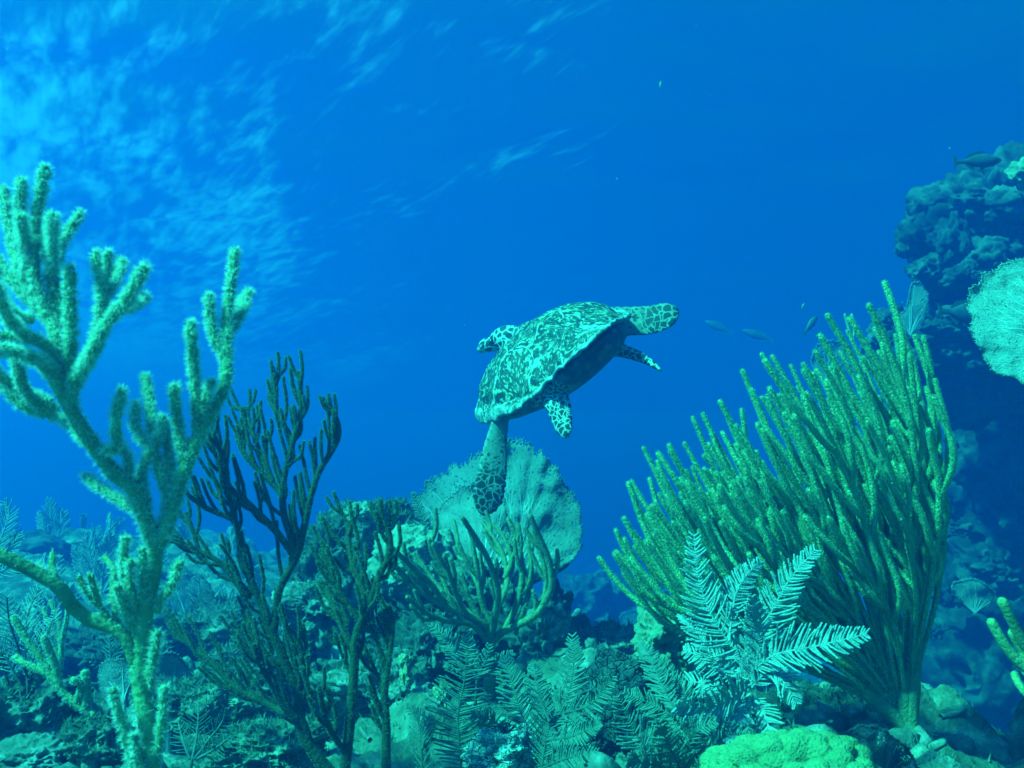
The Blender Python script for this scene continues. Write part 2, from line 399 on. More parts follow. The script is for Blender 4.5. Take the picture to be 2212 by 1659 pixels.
def fuzz(mb, src, n, length, rng, mi=1, zmin=.0):
    """short turf blades on the upward-facing faces of a lump"""
    v, lo, ls, m_ = src.arrays()
    F = np.concatenate(src.f[3]) if src.f[3] else np.zeros((0, 3), int)
    if src.f[4]:
        q = np.concatenate(src.f[4]); F = np.vstack([F, q[:, :3], q[:, [0, 2, 3]]])
    A, B, C = v[F[:, 0]], v[F[:, 1]], v[F[:, 2]]; nn = np.cross(B - A, C - A); ar = np.linalg.norm(nn, axis=1); nn = nn / (ar[:, None] + 1e-12)
    wgt = ar * (nn[:, 2] > zmin); wgt = wgt / wgt.sum(); k = rng.choice(len(F), n, p=wgt)
    a = rng.random(n); b = rng.random(n); fl = a + b > 1; a[fl] = 1 - a[fl]; b[fl] = 1 - b[fl]
    p = A[k] + a[:, None] * (B - A)[k] + b[:, None] * (C - A)[k]
    d = norm(nn[k] + rng.normal(size=(n, 3)) * .5 + np.array((0, 0, .4))); s = norm(np.cross(d, rng.normal(size=(n, 3))))
    L = length * (.4 + 1.0 * rng.random(n)); w_ = (L * .16)[:, None]
    V = np.stack([p - s * w_, p + s * w_, p + d * L[:, None]], 1).reshape(-1, 3)
    mb.add(V, np.arange(len(V)).reshape(-1, 3), mi)
def snap(px, py, Y):
    """depth near Y at which the picture point px, py meets the seabed"""
    for q in np.linspace(.75, 2.6, 90) * Y:
        p = P(px, py, q)
        if p[2] <= float(ground(p[0], p[1], False)[0]) + .01: return q
    return Y
def gz(x, y): return float(ground(x, y, False)[0])
def rock(name, label, cat, px, py, Y, wpx, hpx, seed, mats, group=None, dep=1.0, tilt=0, fz=0, fl=.012, **kw):
    """boulder whose picture-sized width / height are given in reference units"""
    c = P(px, py, Y); k = Y / FD
    m = MB(); lump(m, c, (wpx * k / 2, wpx * k / 2 * dep, hpx * k / 2), seed, **kw)
    if fz:
        src = MB(); src.merge(m); fuzz(m, src, fz, fl, np.random.default_rng(seed), 1)
    o = m.build(name, mats, loc=(c[0], c[1], c[2])); return tag(o, label, cat, group)

# ---------------------------------------------------------------- reusable coral builders
class Branchy:
    """traced branching coral: limbs are picture polylines at their own depth; new limbs pick up the depth of the limb they leave"""
    def __init__(s, Y, seed, wander=.05):
        s.Y = Y; s.rng = np.random.default_rng(seed); s.known = []; s.limbs = []; s.w = wander
    def depth(s, px, py):
        if not s.known: return s.Y
        k = np.array(s.known); d = (k[:, 0] - px) ** 2 + (k[:, 1] - py) ** 2; i = np.argmin(d); return k[i, 2]
    def limb(s, pts, r0, r1, dy=None, step=.012, y0=None):
        """pts picture points, r0/r1 radii in picture units, dy = depth change over the limb"""
        Y = s.depth(*pts[0][:2]) if y0 is None else y0
        if dy is None: dy = s.rng.normal() * s.w
        n = len(pts); ys = [Y + dy * (q / (n - 1)) ** 1.2 for q in range(n)]
        pp = smooth_path(np.array([(a[0], a[1], y) for a, y in zip(pts, ys)]), n=max(6, 6 * n))
        for q in pp: s.known.append(tuple(q))
        p3 = np.array([P(a, b, y) for a, b, y in pp]); p3 = smooth_path(p3, step=step)
        k = Y / FD; r = np.linspace(r0 * k, r1 * k, len(p3)); s.limbs.append((p3, r)); return p3, r

def build_branchy(root, part, limbs, mats, pol=None, sides=9, rough=.06, rng=None, sub=None):
    """each limb (with its twigs) becomes one part of the coral"""
    for k, L in enumerate(limbs):
        m = MB()
        for (p, r, d) in L:
            tube(m, p, r, sides, 0, rough, k)
            if pol and d > 0: polyps(m, p, r, d, pol['len'], rng, 1, tent=pol.get('tent', 4), width=pol.get('width', .18), lean=pol.get('lean', .5), t0=pol.get('t0', 0))
        m.build(part if k else 'stem', mats, root)

def frond(mb, path, r, plen, spacing, rng, pr, fwd=.5, normal=None, curl=.15, prof=None, sides=5, mi=1, droop=0.0, jit=.06, pol=None):
    """feather-like sea plume frond: a midrib with two rows of pinnules"""
    path = smooth_path(path, step=max(spacing * .5, .004)); N = len(path)
    tube(mb, path, np.linspace(r, r * .45, N), 6, 0)
    s = np.concatenate([[0], np.cumsum(np.linalg.norm(np.diff(path, axis=0), axis=1))]); T = norm(np.gradient(path, axis=0))
    nrm = norm(np.array((0, -1, .15)) if normal is None else np.array(normal, float))
    u = spacing * 2; k = 0
    while u < s[-1]:
        i = min(int(np.searchsorted(s, u)), N - 1); f = u / s[-1]
        h = prof(f) if prof else min(1, .35 + 2.2 * f) * (1 - .80 * max(0, (f - .35) / .65) ** 1.3)
        for sd_ in (1, -1):
            side = norm(np.cross(T[i], nrm)) * sd_
            d = norm(side + fwd * T[i] + nrm * rng.normal() * .16 + rng.normal(size=3) * jit)
            L = plen * h * (.8 + .3 * rng.random()); m = 5; p = path[i].copy(); q = [p.copy()]
            for j in range(m):
                d = norm(d + T[i] * curl * .5 + np.array((0, 0, -droop)) + rng.normal(size=3) * jit * .6)
                p = p + d * L / m; q.append(p.copy())
            q = np.array(q); tube(mb, q, np.linspace(pr, pr * .8, m + 1), sides, mi, .18, k)
            if pol: polyps(mb, q, pr, pol[0], pol[1], rng, mi, tent=2, width=.35)
            k += 1
        u += spacing * (.85 + .3 * rng.random())
    # end pinnule
def plume(name, label, cat, Y, base, fronds, mats, seed, r=3.2, plen=52, spacing=7, pr=2.4, fwd=.55, group=None, stem=None, droop=0.0, pol=None, sides=5, to_ground=True, jit=.06):
    """fronds: list of (picture polyline, pinnule length factor, depth offset)"""
    rng = np.random.default_rng(seed)
    if Y > 3.3 and to_ground: Y = snap(*base, Y)
    k = Y / FD; b = P(*base, Y); root = thing(name, label, cat, b, group)
    if to_ground:
        g = b.copy(); g[2] = gz(b[0], b[1]) - .03
        if g[2] < b[2] - .01:
            m = MB(); tube(m, smooth_path([g, (g + b) / 2 + rng.normal(size=3) * .004, b], 8), np.linspace(r * 1.3, r, 8) * k, 7, 0); m.build('stalk', mats, root)
    for pts, pf, dy in fronds:
        n = len(pts); p3 = np.array([P(a[0], a[1], Y + dy * (q / (n - 1))) for q, a in enumerate(pts)])
        m = MB(); nr = norm(np.array((rng.normal() * .3, -1, .25 + rng.normal() * .25)))
        frond(m, p3, r * k, plen * k * pf, spacing * k, rng, pr * k, fwd, nr, droop=droop, pol=pol, sides=sides, jit=jit)
        m.build('frond', mats, root)
    return root

def sea_fan(name, label, Y, base, outline, mats, seed, group=None, veins=9, lean=(0, 0), ripple=.02, holes=.10, spikes=True, thick=.0035, rings=70, segs=220, cup=.06, stalk=True, subv=True, vr=3.2, cat='sea fan', ruff=.0):
    """net-like fan: lacy curved blade spread from its base to a ragged outline, raised veins, short stalk"""
    rng = np.random.default_rng(seed)
    if stalk and Y > 3.3 and base[0] < 700: Y = snap(*base, Y)
    k = Y / FD; B = np.array(base, float)
    ol = smooth_path(np.array([(a, b, 0.0) for a, b in outline]), n=segs)[:, :2]
    rad = np.linalg.norm(ol - B, axis=1)
    jag = 1 + .010 * rng.normal(size=segs) + .035 * fbm(np.stack([np.arange(segs) * .09, 0 * rad, 0 * rad], 1), 3, seed)
    ol = B + (ol - B) * jag[:, None]
    def pos(q, f):
        d = lean[0] * (q[..., 0] - B[0]) + lean[1] * (q[..., 1] - B[1])
        sp = np.stack([q[..., 0] * .012, q[..., 1] * .012, 0 * f + seed], -1).reshape(-1, 3)
        rp = fbm(sp, 3, seed).reshape(f.shape) * ripple * f
        an = np.arctan2(q[..., 1] - B[1], q[..., 0] - B[0]); rp = rp + ruff * np.sin(an * 26 + 3 * np.sin(an * 7 + seed)) * f ** 1.5
        rp = rp + cup * ((q[..., 0] - B[0]) / (rad.max() + 1)) ** 2
        return Y + d * k + rp
    def P3(q, f):
        y = pos(q, f); sh = q.shape[:-1]
        return np.array([P(a, b, c) for a, b, c in zip(q[..., 0].ravel(), q[..., 1].ravel(), y.ravel())]).reshape(*sh, 3)
    f = np.linspace(.03, 1, rings) ** .9; q = B + (ol[None] - B) * f[:, None, None]
    q = q + rng.normal(size=q.shape) * (rad.mean() / rings * .14)
    ff = np.broadcast_to(f[:, None], q.shape[:2]); V = P3(q, ff)
    i = np.arange(rings - 1)[:, None] * segs; j = np.arange(segs - 1)[None]
    F = np.stack([i + j, i + j + 1, i + segs + j + 1, i + segs + j], -1).reshape(-1, 4)
    cen = V.reshape(-1, 3)[F].mean(1); pr_ = holes * (1 + 1.2 * fbm(cen / (18 * k), 2, seed + 9)); pr_ = pr_ + .35 * (F[:, 0] // segs > rings - 4)
    F = F[rng.random(len(F)) > pr_]
    root = thing(name, label, cat, P(*base, Y), group); m = MB(); m.add(V.reshape(-1, 3), F)
    if spikes:      # short free twigs round the rim
        for a in range(0, segs, 1):
            o = V[-1, a]; d = norm(V[-1, a] - V[-8, a] + rng.normal(size=3) * .4 * np.linalg.norm(V[-1, a] - V[-8, a])); L = (2.5 + 4.5 * rng.random()) * k
            m.add(*_spike(o - d * L * .4, d, L * 1.3, 1.5 * k))
    b = m.build('fan_blade', mats[0], root)
    so = b.modifiers.new('thickness', 'SOLIDIFY'); so.thickness = thick; so.offset = 0
    m = MB()
    for v in range(veins):
        a = (v + .5 + rng.normal() * .18) / veins * (segs - 1); end = .55 + .38 * rng.random(); n = 26
        g = np.linspace(.02, end, n); aa = np.clip(a + np.cumsum(rng.normal(size=n)) * segs * .004 + (segs / 2 - a) * .25 * (1 - g / end) ** 2, 0, segs - 1)
        qq = np.stack([np.interp(aa, np.arange(segs), ol[:, 0]), np.interp(aa, np.arange(segs), ol[:, 1])], 1); qq = B + (qq - B) * g[:, None]
        p3 = P3(qq, g); p3[:, 1] -= thick * .6
        tube(m, p3, np.linspace(vr, vr * .3, n) * k, 6)
        if subv:
            for t in range(3):
                i0 = rng.integers(5, n - 6); n2 = 12; g2 = np.linspace(g[i0], min(.97, g[i0] + .3), n2); a2 = np.clip(aa[i0] + np.linspace(0, 1, n2) * rng.choice((-1, 1)) * segs * .05 + np.cumsum(rng.normal(size=n2)) * segs * .003, 0, segs - 1)
                q2 = np.stack([np.interp(a2, np.arange(segs), ol[:, 0]), np.interp(a2, np.arange(segs), ol[:, 1])], 1); q2 = B + (q2 - B) * g2[:, None]
                p3 = P3(q2, g2); p3[:, 1] -= thick * .6
                tube(m, p3, np.linspace(vr * .5, vr * .2, n2) * k, 5)
    m.build('fan_veins', mats[1], root)
    if stalk:
        b3 = P(*base, Y); g = b3.copy(); g[2] = min(gz(b3[0], b3[1]), b3[2]) - .04; top = P3(np.array([B + (ol[segs // 2] - B) * .12]), np.array([.12]))[0]
        m = MB(); tube(m, smooth_path([g, b3, top], 10), np.linspace(8, 4, 10) * k, 8, rough=.1); m.build('stalk', mats[1], root)
    return root
def _spike(o, d, L, w_):
    a = norm(np.cross(d, (0.3, 1, .2))); b = np.cross(d, a)
    v = [o + a * w_, o - a * w_ * .5 + b * w_ * .8, o - a * w_ * .5 - b * w_ * .8, o + d * L]
    return np.array(v), np.array([(0, 1, 3), (1, 2, 3), (2, 0, 3)])

# ---------------------------------------------------------------- near left sea rod (traced limb by limb)
def near_sea_rod():
    C = Branchy(1.15, 11, .05); L = C.limb
    trunk = L([(330, 1760), (326, 1640), (318, 1560), (305, 1480), (300, 1420), (310, 1340), (325, 1260), (338, 1170)], 19, 18, 0, y0=1.15)
    RL = L([(338, 1185), (365, 1120), (390, 1040), (420, 960), (450, 900), (480, 850), (490, 800), (488, 740), (490, 690), (498, 620), (507, 545)], 16, 9, .06)
    LL = L([(338, 1185), (308, 1105), (291, 1057), (247, 1023), (212, 978), (192, 947), (161, 899), (147, 872), (130, 841), (113, 807), (90, 778)], 17, 13, -.08)
    bare = L([(300, 1450), (267, 1371), (192, 1337), (154, 1306), (123, 1265), (58, 1227), (0, 1200), (-90, 1170)], 15, 14, -.06)
    G = {'stem': [trunk], 'R': [RL], 'L': [LL], 'bare': [bare]}
    def tw(g, pts, r0=12, r1=10, dy=None): G[g].append(L(pts, r0 * .80, r1 * .82, dy))
    tw('R', [(488, 775), (470, 745), (456, 700), (452, 642)], 11, 11); tw('R', [(489, 730), (512, 690), (526, 660), (537, 630)], 11, 10)
    tw('R', [(505, 700), (514, 672), (520, 648)], 9, 9); tw('R', [(428, 935), (424, 860), (418, 790), (412, 702)], 13, 11)
    tw('R', [(398, 1000), (384, 920), (378, 870), (376, 838)], 12, 12); tw('R', [(435, 915), (444, 870), (448, 848), (456, 825)], 11, 10)
    for pts in ([(355, 1130), (362, 1080), (346, 1019), (329, 968), (305, 947), (291, 920), (293, 875)], [(362, 1110), (370, 1036), (363, 968), (356, 913)],
                [(326, 962), (329, 930), (325, 882), (315, 816)], [(318, 1085), (303, 1036), (319, 985), (343, 947), (352, 905)]):
        tw('R', pts, 12, 11, .04)
    tw('L', [(306, 1108), (275, 1090), (240, 1068), (206, 1046), (186, 1029)], 11, 10); tw('L', [(205, 970), (232, 972), (254, 966), (249, 920), (256, 880), (261, 848)], 11, 11, -.05)
    tw('L', [(272, 1040), (281, 1000), (262, 964)], 11, 9); tw('L', [(192, 960), (154, 920), (128, 897)], 11, 10)
    UP = [([(150, 875), (161, 830), (178, 795), (197, 764), (230, 698), (273, 648), (310, 580)], 16, 11), ([(258, 668), (285, 658), (314, 642)], 10, 10),
          ([(195, 768), (211, 720), (220, 632), (207, 552)], 14, 11), ([(221, 660), (240, 620), (252, 597), (264, 566)], 11, 10), ([(224, 612), (232, 580), (234, 548)], 10, 9),
          ([(145, 865), (150, 790), (152, 698), (150, 583)], 16, 13), ([(132, 838), (130, 763), (122, 660), (104, 545), (90, 500)], 17, 14),
          ([(124, 820), (120, 720), (105, 690), (49, 632), (0, 572), (-40, 520)], 13, 12), ([(118, 700), (90, 640), (74, 590), (76, 500), (87, 420), (97, 366)], 14, 12),
          ([(66, 560), (49, 533), (43, 451), (46, 394)], 12, 12), ([(80, 660), (49, 599), (26, 517), (8, 411)], 14, 12), ([(56, 610), (58, 546), (45, 468)], 12, 11),
          ([(112, 600), (113, 533), (113, 468)], 12, 11), ([(116, 590), (132, 530), (152, 495), (172, 462)], 12, 10), ([(142, 855), (110, 760), (66, 729), (0, 727), (-60, 740)], 15, 14),
          ([(132, 830), (82, 780), (20, 757), (-40, 760)], 13, 12), ([(125, 885), (80, 870), (48, 830), (34, 760)], 14, 12), ([(110, 870), (60, 850), (10, 820), (-30, 780)], 13, 12),
          ([(70, 690), (30, 680), (0, 640), (-20, 560)], 13, 12), ([(60, 730), (20, 690), (-10, 620)], 12, 12), ([(130, 900), (90, 890), (40, 870), (-10, 810)], 12, 11)]
    for pts, a, b in UP: tw('L', pts, a * .95, b * 1.02, C.rng.normal() * .07)
    # bare limb's own twigs, few polyps
    for pts in ([(267, 1371), (250, 1330), (243, 1272), (247, 1231), (226, 1205)], [(245, 1350), (212, 1306), (190, 1280), (171, 1249)], [(212, 1300), (203, 1270), (195, 1242)],
                [(123, 1262), (113, 1225), (113, 1197)], [(90, 1246), (84, 1220)]): tw('bare', pts, 9, 8)
    for pts in ([(338, 1320), (350, 1290), (370, 1266), (388, 1217)], [(300, 1330), (285, 1290), (281, 1214)], [(308, 1330), (311, 1260), (308, 1190)],
                [(296, 1380), (267, 1306), (254, 1268)], [(297, 1370), (276, 1290), (267, 1215), (271, 1165)], [(322, 1480), (332, 1420), (340, 1370)],
                [(308, 1720), (291, 1659), (274, 1597), (254, 1529), (244, 1492)], [(325, 1690), (338, 1632), (350, 1563), (356, 1488)], [(322, 1740), (300, 1640), (290, 1590)]):
        tw('stem', pts, 12, 10, -.03)
    g = trunk[0][0].copy(); g[2] = gz(g[0], g[1]) - .05
    G['stem'].append((smooth_path([g, (g + trunk[0][0]) / 2, trunk[0][0] + np.array((0, 0, .01))], 8), np.linspace(.018, .0135, 8)))
    root = thing('sea_rod', 'tall thick-branched sea rod close to the camera, furry with pale open polyps', 'soft coral', g, 'branching sea rods')
    rng = np.random.default_rng(5)
    for key, dens in (('stem', 2600), ('R', 5200), ('L', 5200), ('bare', 700)):
        m = MB()
        for k, (p, r) in enumerate(G[key]):
            tube(m, p, r, 12, 0, .09, k)
            polyps(m, p, r, dens * (1 if k else (.8 if key in 'RL' else .35)), 0.0062, rng, 1, tent=5, width=.11, lean=.5)
        m.build('stem' if key == 'stem' else 'branch', [M_rodD if key == 'bare' else M_rodA, M_polA], root)
near_sea_rod()

# ---------------------------------------------------------------- the two dark sea rods in the middle
def dark_rod(label, Y, limbs, seed, tw_len, tw_sp, r, gdirs, group='branching sea rods', base_ext=True, mats=None, pd=4200, plen=.0024):
    C = Branchy(Y, seed, .06); parts = []
    first = None
    for k, (pts, r0, r1, sides, gd) in enumerate(limbs):
        p, rr = C.limb(pts, r0, r1, 0 if k == 0 else None, y0=Y if k == 0 else None)
        if first is None: first = p[0]
        s = [(p, rr)]
        if sides: s += twigs(p, rr, tw_sp * Y / FD, tw_len * Y / FD, gd, C.rng, r * Y / FD, sides=sides, start=.22 if k else .35, ang=31, depth=.3, mix=.72)
        # second-order twigs
        if sides:
            for q, qr in list(s[1:]):
                if C.rng.random() < .30: s += twigs(q, qr, tw_sp * 2.2 * Y / FD, tw_len * .55 * Y / FD, gd, C.rng, r * .95 * Y / FD, sides=(1, -1), start=.3, ang=35)[:1]
        parts.append(s)
    g = first.copy(); g[2] = min(gz(g[0], g[1]), g[2]) - .05
    parts[0].append((smooth_path([g, (g + first) / 2 + np.array((.004, 0, 0)), first + np.array((0, 0, .004))], 8), np.linspace(limbs[0][1] * 1.25, limbs[0][1], 8) * Y / FD))
    root = thing('sea_rod', label, 'soft coral', g, group); rng = np.random.default_rng(seed + 1)
    for k, s in enumerate(parts):
        m = MB()
        for q, (p, rr) in enumerate(s):
            tube(m, p, rr, 8, 0, .04, q); polyps(m, p, rr, pd, plen, rng, 1, tent=3, width=.26, lean=.5)
        m.build('branch' if k else 'stem', mats or [M_rodB, M_polB], root)
    return root
gA = (-.32, 0, .95)
dark_rod('tall dark sea rod with many upright finger branches, right of the furry pale one', 1.75, [
    ([(713, 1675), (668, 1608), (648, 1563), (644, 1495), (620, 1443), (603, 1399), (583, 1358), (562, 1299), (535, 1238), (520, 1190)], 15, 7, (1, -1), gA),
    ([(589, 1375), (597, 1320), (604, 1272), (637, 1210), (648, 1180), (661, 1120), (672, 1071), (689, 1019), (716, 975), (732, 940), (727, 906), (706, 867)], 9, 5, (-1,), (-.2, 0, .97)),
    ([(640, 1205), (625, 1150), (612, 1105), (613, 1036), (634, 951), (651, 879), (645, 805)], 8, 5, (-1, -1, 1), (-.3, 0, .95)),
    ([(640, 1208), (603, 1156), (565, 1115), (530, 1082), (497, 1054), (473, 1002), (455, 935)], 8, 5, (1, -1), (-.35, 0, .93)),
    ([(520, 1195), (507, 1129), (480, 1112), (446, 1098), (408, 1071)], 6, 5, (1,), (-.3, 0, .95)),
    ([(610, 1080), (603, 1060), (569, 1026), (528, 982), (511, 940)], 7, 5, (1,), (-.25, 0, .96)),
    ([(590, 1040), (565, 985), (548, 940), (530, 882)], 6, 5, (1, -1), (-.2, 0, .97)),
    ([(634, 955), (603, 899), (583, 862), (586, 824)], 6, 5, (1,), (-.15, 0, .98)),
    ([(646, 1560), (615, 1542), (583, 1522), (514, 1488), (463, 1436), (411, 1392), (367, 1347)], 11, 5, (1, 1, -1), (-.55, 0, .83)),
    ([(545, 1260), (535, 1289), (480, 1220), (428, 1190), (376, 1169)], 7, 5, (1, -1), (-.5, 0, .86)),
    ([(640, 1490), (600, 1440), (560, 1400), (535, 1355)], 7, 5, (1, -1), (-.4, 0, .9)),
    ([(520, 1190), (514, 1150), (500, 1088), (480, 1043), (476, 980), (462, 940)], 6, 4.5, (1, -1), (-.2, 0, .97)),
    ([(650, 1530), (660, 1480), (655, 1420), (640, 1370)], 8, 5, (1, -1), (-.2, 0, .97)),
    ([(668, 1610), (655, 1560), (600, 1500), (565, 1440), (548, 1395)], 8, 5, (1, -1), (-.35, 0, .93)),
    ([(430, 1192), (418, 1150), (402, 1110)], 5, 4.5, (1, -1), (-.3, 0, .95)),
], 21, 108, 22, 3.7, None)
gB = (-.38, 0, .92)
dark_rod('slim dark sea rod with two close stems, in front of the rocky mound', 1.6, [
    ([(742, 1690), (748, 1632), (759, 1529), (765, 1443), (769, 1375), (796, 1306), (820, 1241), (841, 1197), (840, 1152), (827, 1120), (821, 1084)], 12, 6, (1, -1), gB),
    ([(765, 1450), (762, 1412), (735, 1344), (714, 1296), (700, 1260)], 7, 5, (1, -1), gB),
    ([(838, 1700), (834, 1659), (834, 1563), (831, 1495), (844, 1392), (848, 1345), (841, 1312)], 11, 5, (-1, -1, -1), (-.45, 0, .89)),
    ([(796, 1306), (780, 1262), (757, 1200), (752, 1130)], 7, 5, (1, -1), gB),
    ([(780, 1345), (740, 1290), (715, 1235), (695, 1172)], 7, 5, (1, -1), gB),
    ([(748, 1630), (715, 1580), (700, 1540), (690, 1485)], 7, 5, (1, -1), (-.3, 0, .95)),
], 33, 108, 26, 4.1, None)

# ---------------------------------------------------------------- big green sea rod on the right
def big_rod():
    rng = np.random.default_rng(8); Y0 = 1.95
    tips = [(1322, 1146), (1345, 1120), (1375, 1092), (1372, 1040), (1388, 968), (1440, 962), (1474, 958), (1520, 895), (1552, 935), (1563, 868), (1572, 905), (1615, 842), (1640, 858), (1600, 1000),
            (1660, 840), (1675, 770), (1712, 790), (1700, 850), (1735, 788), (1762, 800), (1791, 682), (1770, 760), (1822, 715), (1845, 780), (1876, 660), (1868, 735), (1895, 760), (1905, 742), (1930, 725), (1925, 790),
            (1960, 770), (1985, 800), (1500, 1010), (1430, 1030), (1410, 1090), (1640, 930), (1720, 905), (1800, 850), (1580, 1050), (1490, 1080), (1690, 1010), (1790, 960), (1870, 880), (1940, 860), (1450, 1130),
            (1550, 1130), (1650, 1090), (1750, 1060), (1840, 1000), (1910, 950), (1990, 900), (2012, 930), (2020, 1010), (1400, 1170), (1500, 1190), (1600, 1180), (1700, 1150), (1800, 1120), (1890, 1060), (1960, 1010), (1340, 1165), (1740, 850), (1830, 900), (1470, 1040), (1535, 960)]
    base = np.array((1968, 1590.0)); root = None; groups = {}
    P0 = P(1968, 1610, Y0); g = P0.copy(); g[2] = min(gz(g[0], g[1]), g[2]) - .1
    root = thing('sea_rod', 'huge bushy green sea rod with dozens of long fingers swept to the left', 'soft coral', g, 'branching sea rods')
    m = MB()
    for dx, tx, ty in ((0, 1950, 1420), (-8, 1850, 1480), (6, 1985, 1330)):
        p = smooth_path([g + np.array((dx * .001, 0, 0)), P(1972 + dx, 1640, Y0), P(1955 + dx * 1.4, 1560, Y0), P(tx, ty, Y0)], 24)
        tube(m, p, np.linspace(28, 12, 24) * Y0 / FD, 10, 0, .12)
    m.build('stem', [M_rodD, M_polD], root)
    more = [(1400 + 600 * q, 1130 - 440 * q + 300 * rng.random() * (.15 + q)) for q in rng.random(33)]
    for k, (tx, ty) in enumerate(tips + more):
        inner = k >= 32
        dy = rng.normal() * .10 + (-.10 if inner and rng.random() < .6 else .04)
        t = np.array((tx, ty), float); a = math.atan2(base[1] - ty, tx - base[0])        # angle of the tip seen from the base
        left = np.clip((1900 - tx) / 560, 0, 1)
        st = np.array((1958 + rng.normal() * 9 - 70 * left, 1530 - 40 * rng.random() - 20 * (1 - left)))
        d0 = norm(np.array((-.85 * left + .12 * (1 - left), -.5 - .5 * (1 - left)))); D = np.linalg.norm(t - st)
        e = norm(np.array((-.42 + .12 * rng.normal() * .5 - .1 * (1 - left), -.9)))
        c1 = st + d0 * D * (.42 + .1 * rng.random()); c2 = t - e * D * (.42 + .1 * rng.random())
        if tx > 1900: c1 = st + np.array((52 + (tx - 1900) * .14, -D * .45)); c2 = t + np.array((42 + (2030 - tx) * .08, D * .28))
        u = np.linspace(0, 1, 20)[:, None]; q = (1 - u) ** 3 * st + 3 * u * (1 - u) ** 2 * c1 + 3 * u * u * (1 - u) * c2 + u ** 3 * t
        wob = fbm(np.stack([np.linspace(0, 4, 20), np.full(20, k * 3.1), np.zeros(20)], 1), 2, 4) * 9 * np.linspace(0, 1, 20); q[:, 0] += wob
        yy = Y0 + dy * np.linspace(0, 1, 20) ** .8
        p = smooth_path(np.array([P(x, y, z) for (x, y), z in zip(q, yy)]), step=.012)
        r1 = (4.8 + rng.random() * 2.2) * Y0 / FD; rr = r1 * np.interp(np.linspace(0, 1, len(p)), [0, .55, .85, 1], [.5, .95, 1.0, .8])
        m = MB(); S = [(p, rr)]
        ln = np.linalg.norm(np.diff(p, axis=0), axis=1).sum()
        if rng.random() < .9: S += twigs(p, rr, ln * .09, .19 * (.6 + ln), (-.42, 0, .9), rng, r1 * .95, ang=20, start=.38, sides=(1, -1), depth=.45, mix=.85)[:5]
        for i_, (a_, b_) in enumerate(S):
            tube(m, a_, b_, 9, 0, .09, k * 5 + i_); polyps(m, a_, b_, 9000, .0026, rng, 1, tent=2, width=.3, lean=.5)
        m.build('branch', [M_rodC, M_polC], root)
big_rod()

# ---------------------------------------------------------------- olive whip-like sea rod in front of the large fan
def mid_rod():
    rng = np.random.default_rng(4); Y0 = 2.45; C = Branchy(Y0, 44, .10)
    st = (1059, 1392)
    L = [([st, (1085, 1365), (1130, 1345), (1161, 1325), (1180, 1295), (1192, 1265), (1186, 1211), (1165, 1160), (1146, 1116)], 9, 5.5), ([(1172, 1312), (1180, 1260), (1172, 1210), (1150, 1150)], 6, 5),
         ([st, (1050, 1350), (1000, 1325), (960, 1310), (900, 1270), (858, 1228), (842, 1212)], 9, 5), ([(960, 1310), (930, 1260), (880, 1215), (848, 1184)], 6, 5),
         ([(1040, 1345), (1010, 1290), (960, 1235), (935, 1195), (927, 1166)], 7, 5), ([(1050, 1350), (1035, 1270), (1005, 1210), (985, 1182)], 6, 5), ([(1060, 1375), (1070, 1330), (1075, 1270), (1050, 1200), (1000, 1120)], 8, 5),
         ([(1072, 1320), (1095, 1260), (1085, 1195), (1044, 1130)], 7, 5), ([(1090, 1250), (1105, 1210), (1090, 1165), (1068, 1136)], 6, 5), ([(1090, 1362), (1118, 1300), (1128, 1230), (1118, 1170), (1098, 1122)], 7, 5),
         ([(1118, 1345), (1140, 1290), (1148, 1230), (1140, 1170)], 6, 5), ([(1000, 1325), (960, 1280), (905, 1250), (870, 1205)], 6, 4.5), ([(1065, 1350), (1040, 1300), (1030, 1230), (1020, 1170)], 6, 5),
         ([st, (1020, 1350), (960, 1340), (915, 1320), (880, 1290)], 7, 4.5), ([(1055, 1380), (1010, 1330), (980, 1270), (960, 1200)], 6, 4.5), ([(1020, 1330), (985, 1300), (945, 1265), (900, 1200)], 6, 4.5)]
    b = P(*st, Y0); g = b.copy(); g[2] = min(gz(b[0], b[1]), b[2]) - .05
    root = thing('sea_rod', 'olive whip-like sea rod of thin curved branches in front of the large round fan', 'soft coral', g, 'branching sea rods')
    m = MB(); tube(m, smooth_path([g, b, P(1060, 1375, Y0)], 10), np.linspace(16, 10, 10) * Y0 / FD, 9, rough=.1); m.build('stem', [M_rodD, M_polD], root)
    for pts, a, c in L:
        p, r = C.limb(pts, a, c, rng.normal() * .12 - .03, y0=None if C.known else Y0); m = MB(); S = [(p, r)]
        S += twigs(p, r, 70 * Y0 / FD, 90 * Y0 / FD, (-.3, 0, .95), rng, 4.6 * Y0 / FD, ang=28, start=.3, mix=.7)[:3]
        for q, (x, y) in enumerate(S): tube(m, x, y, 8, 0, .08, q); polyps(m, x, y, 2200, .003, rng, 1, tent=3, width=.3)
        m.build('branch', [M_rodD, M_polD], root)
mid_rod()

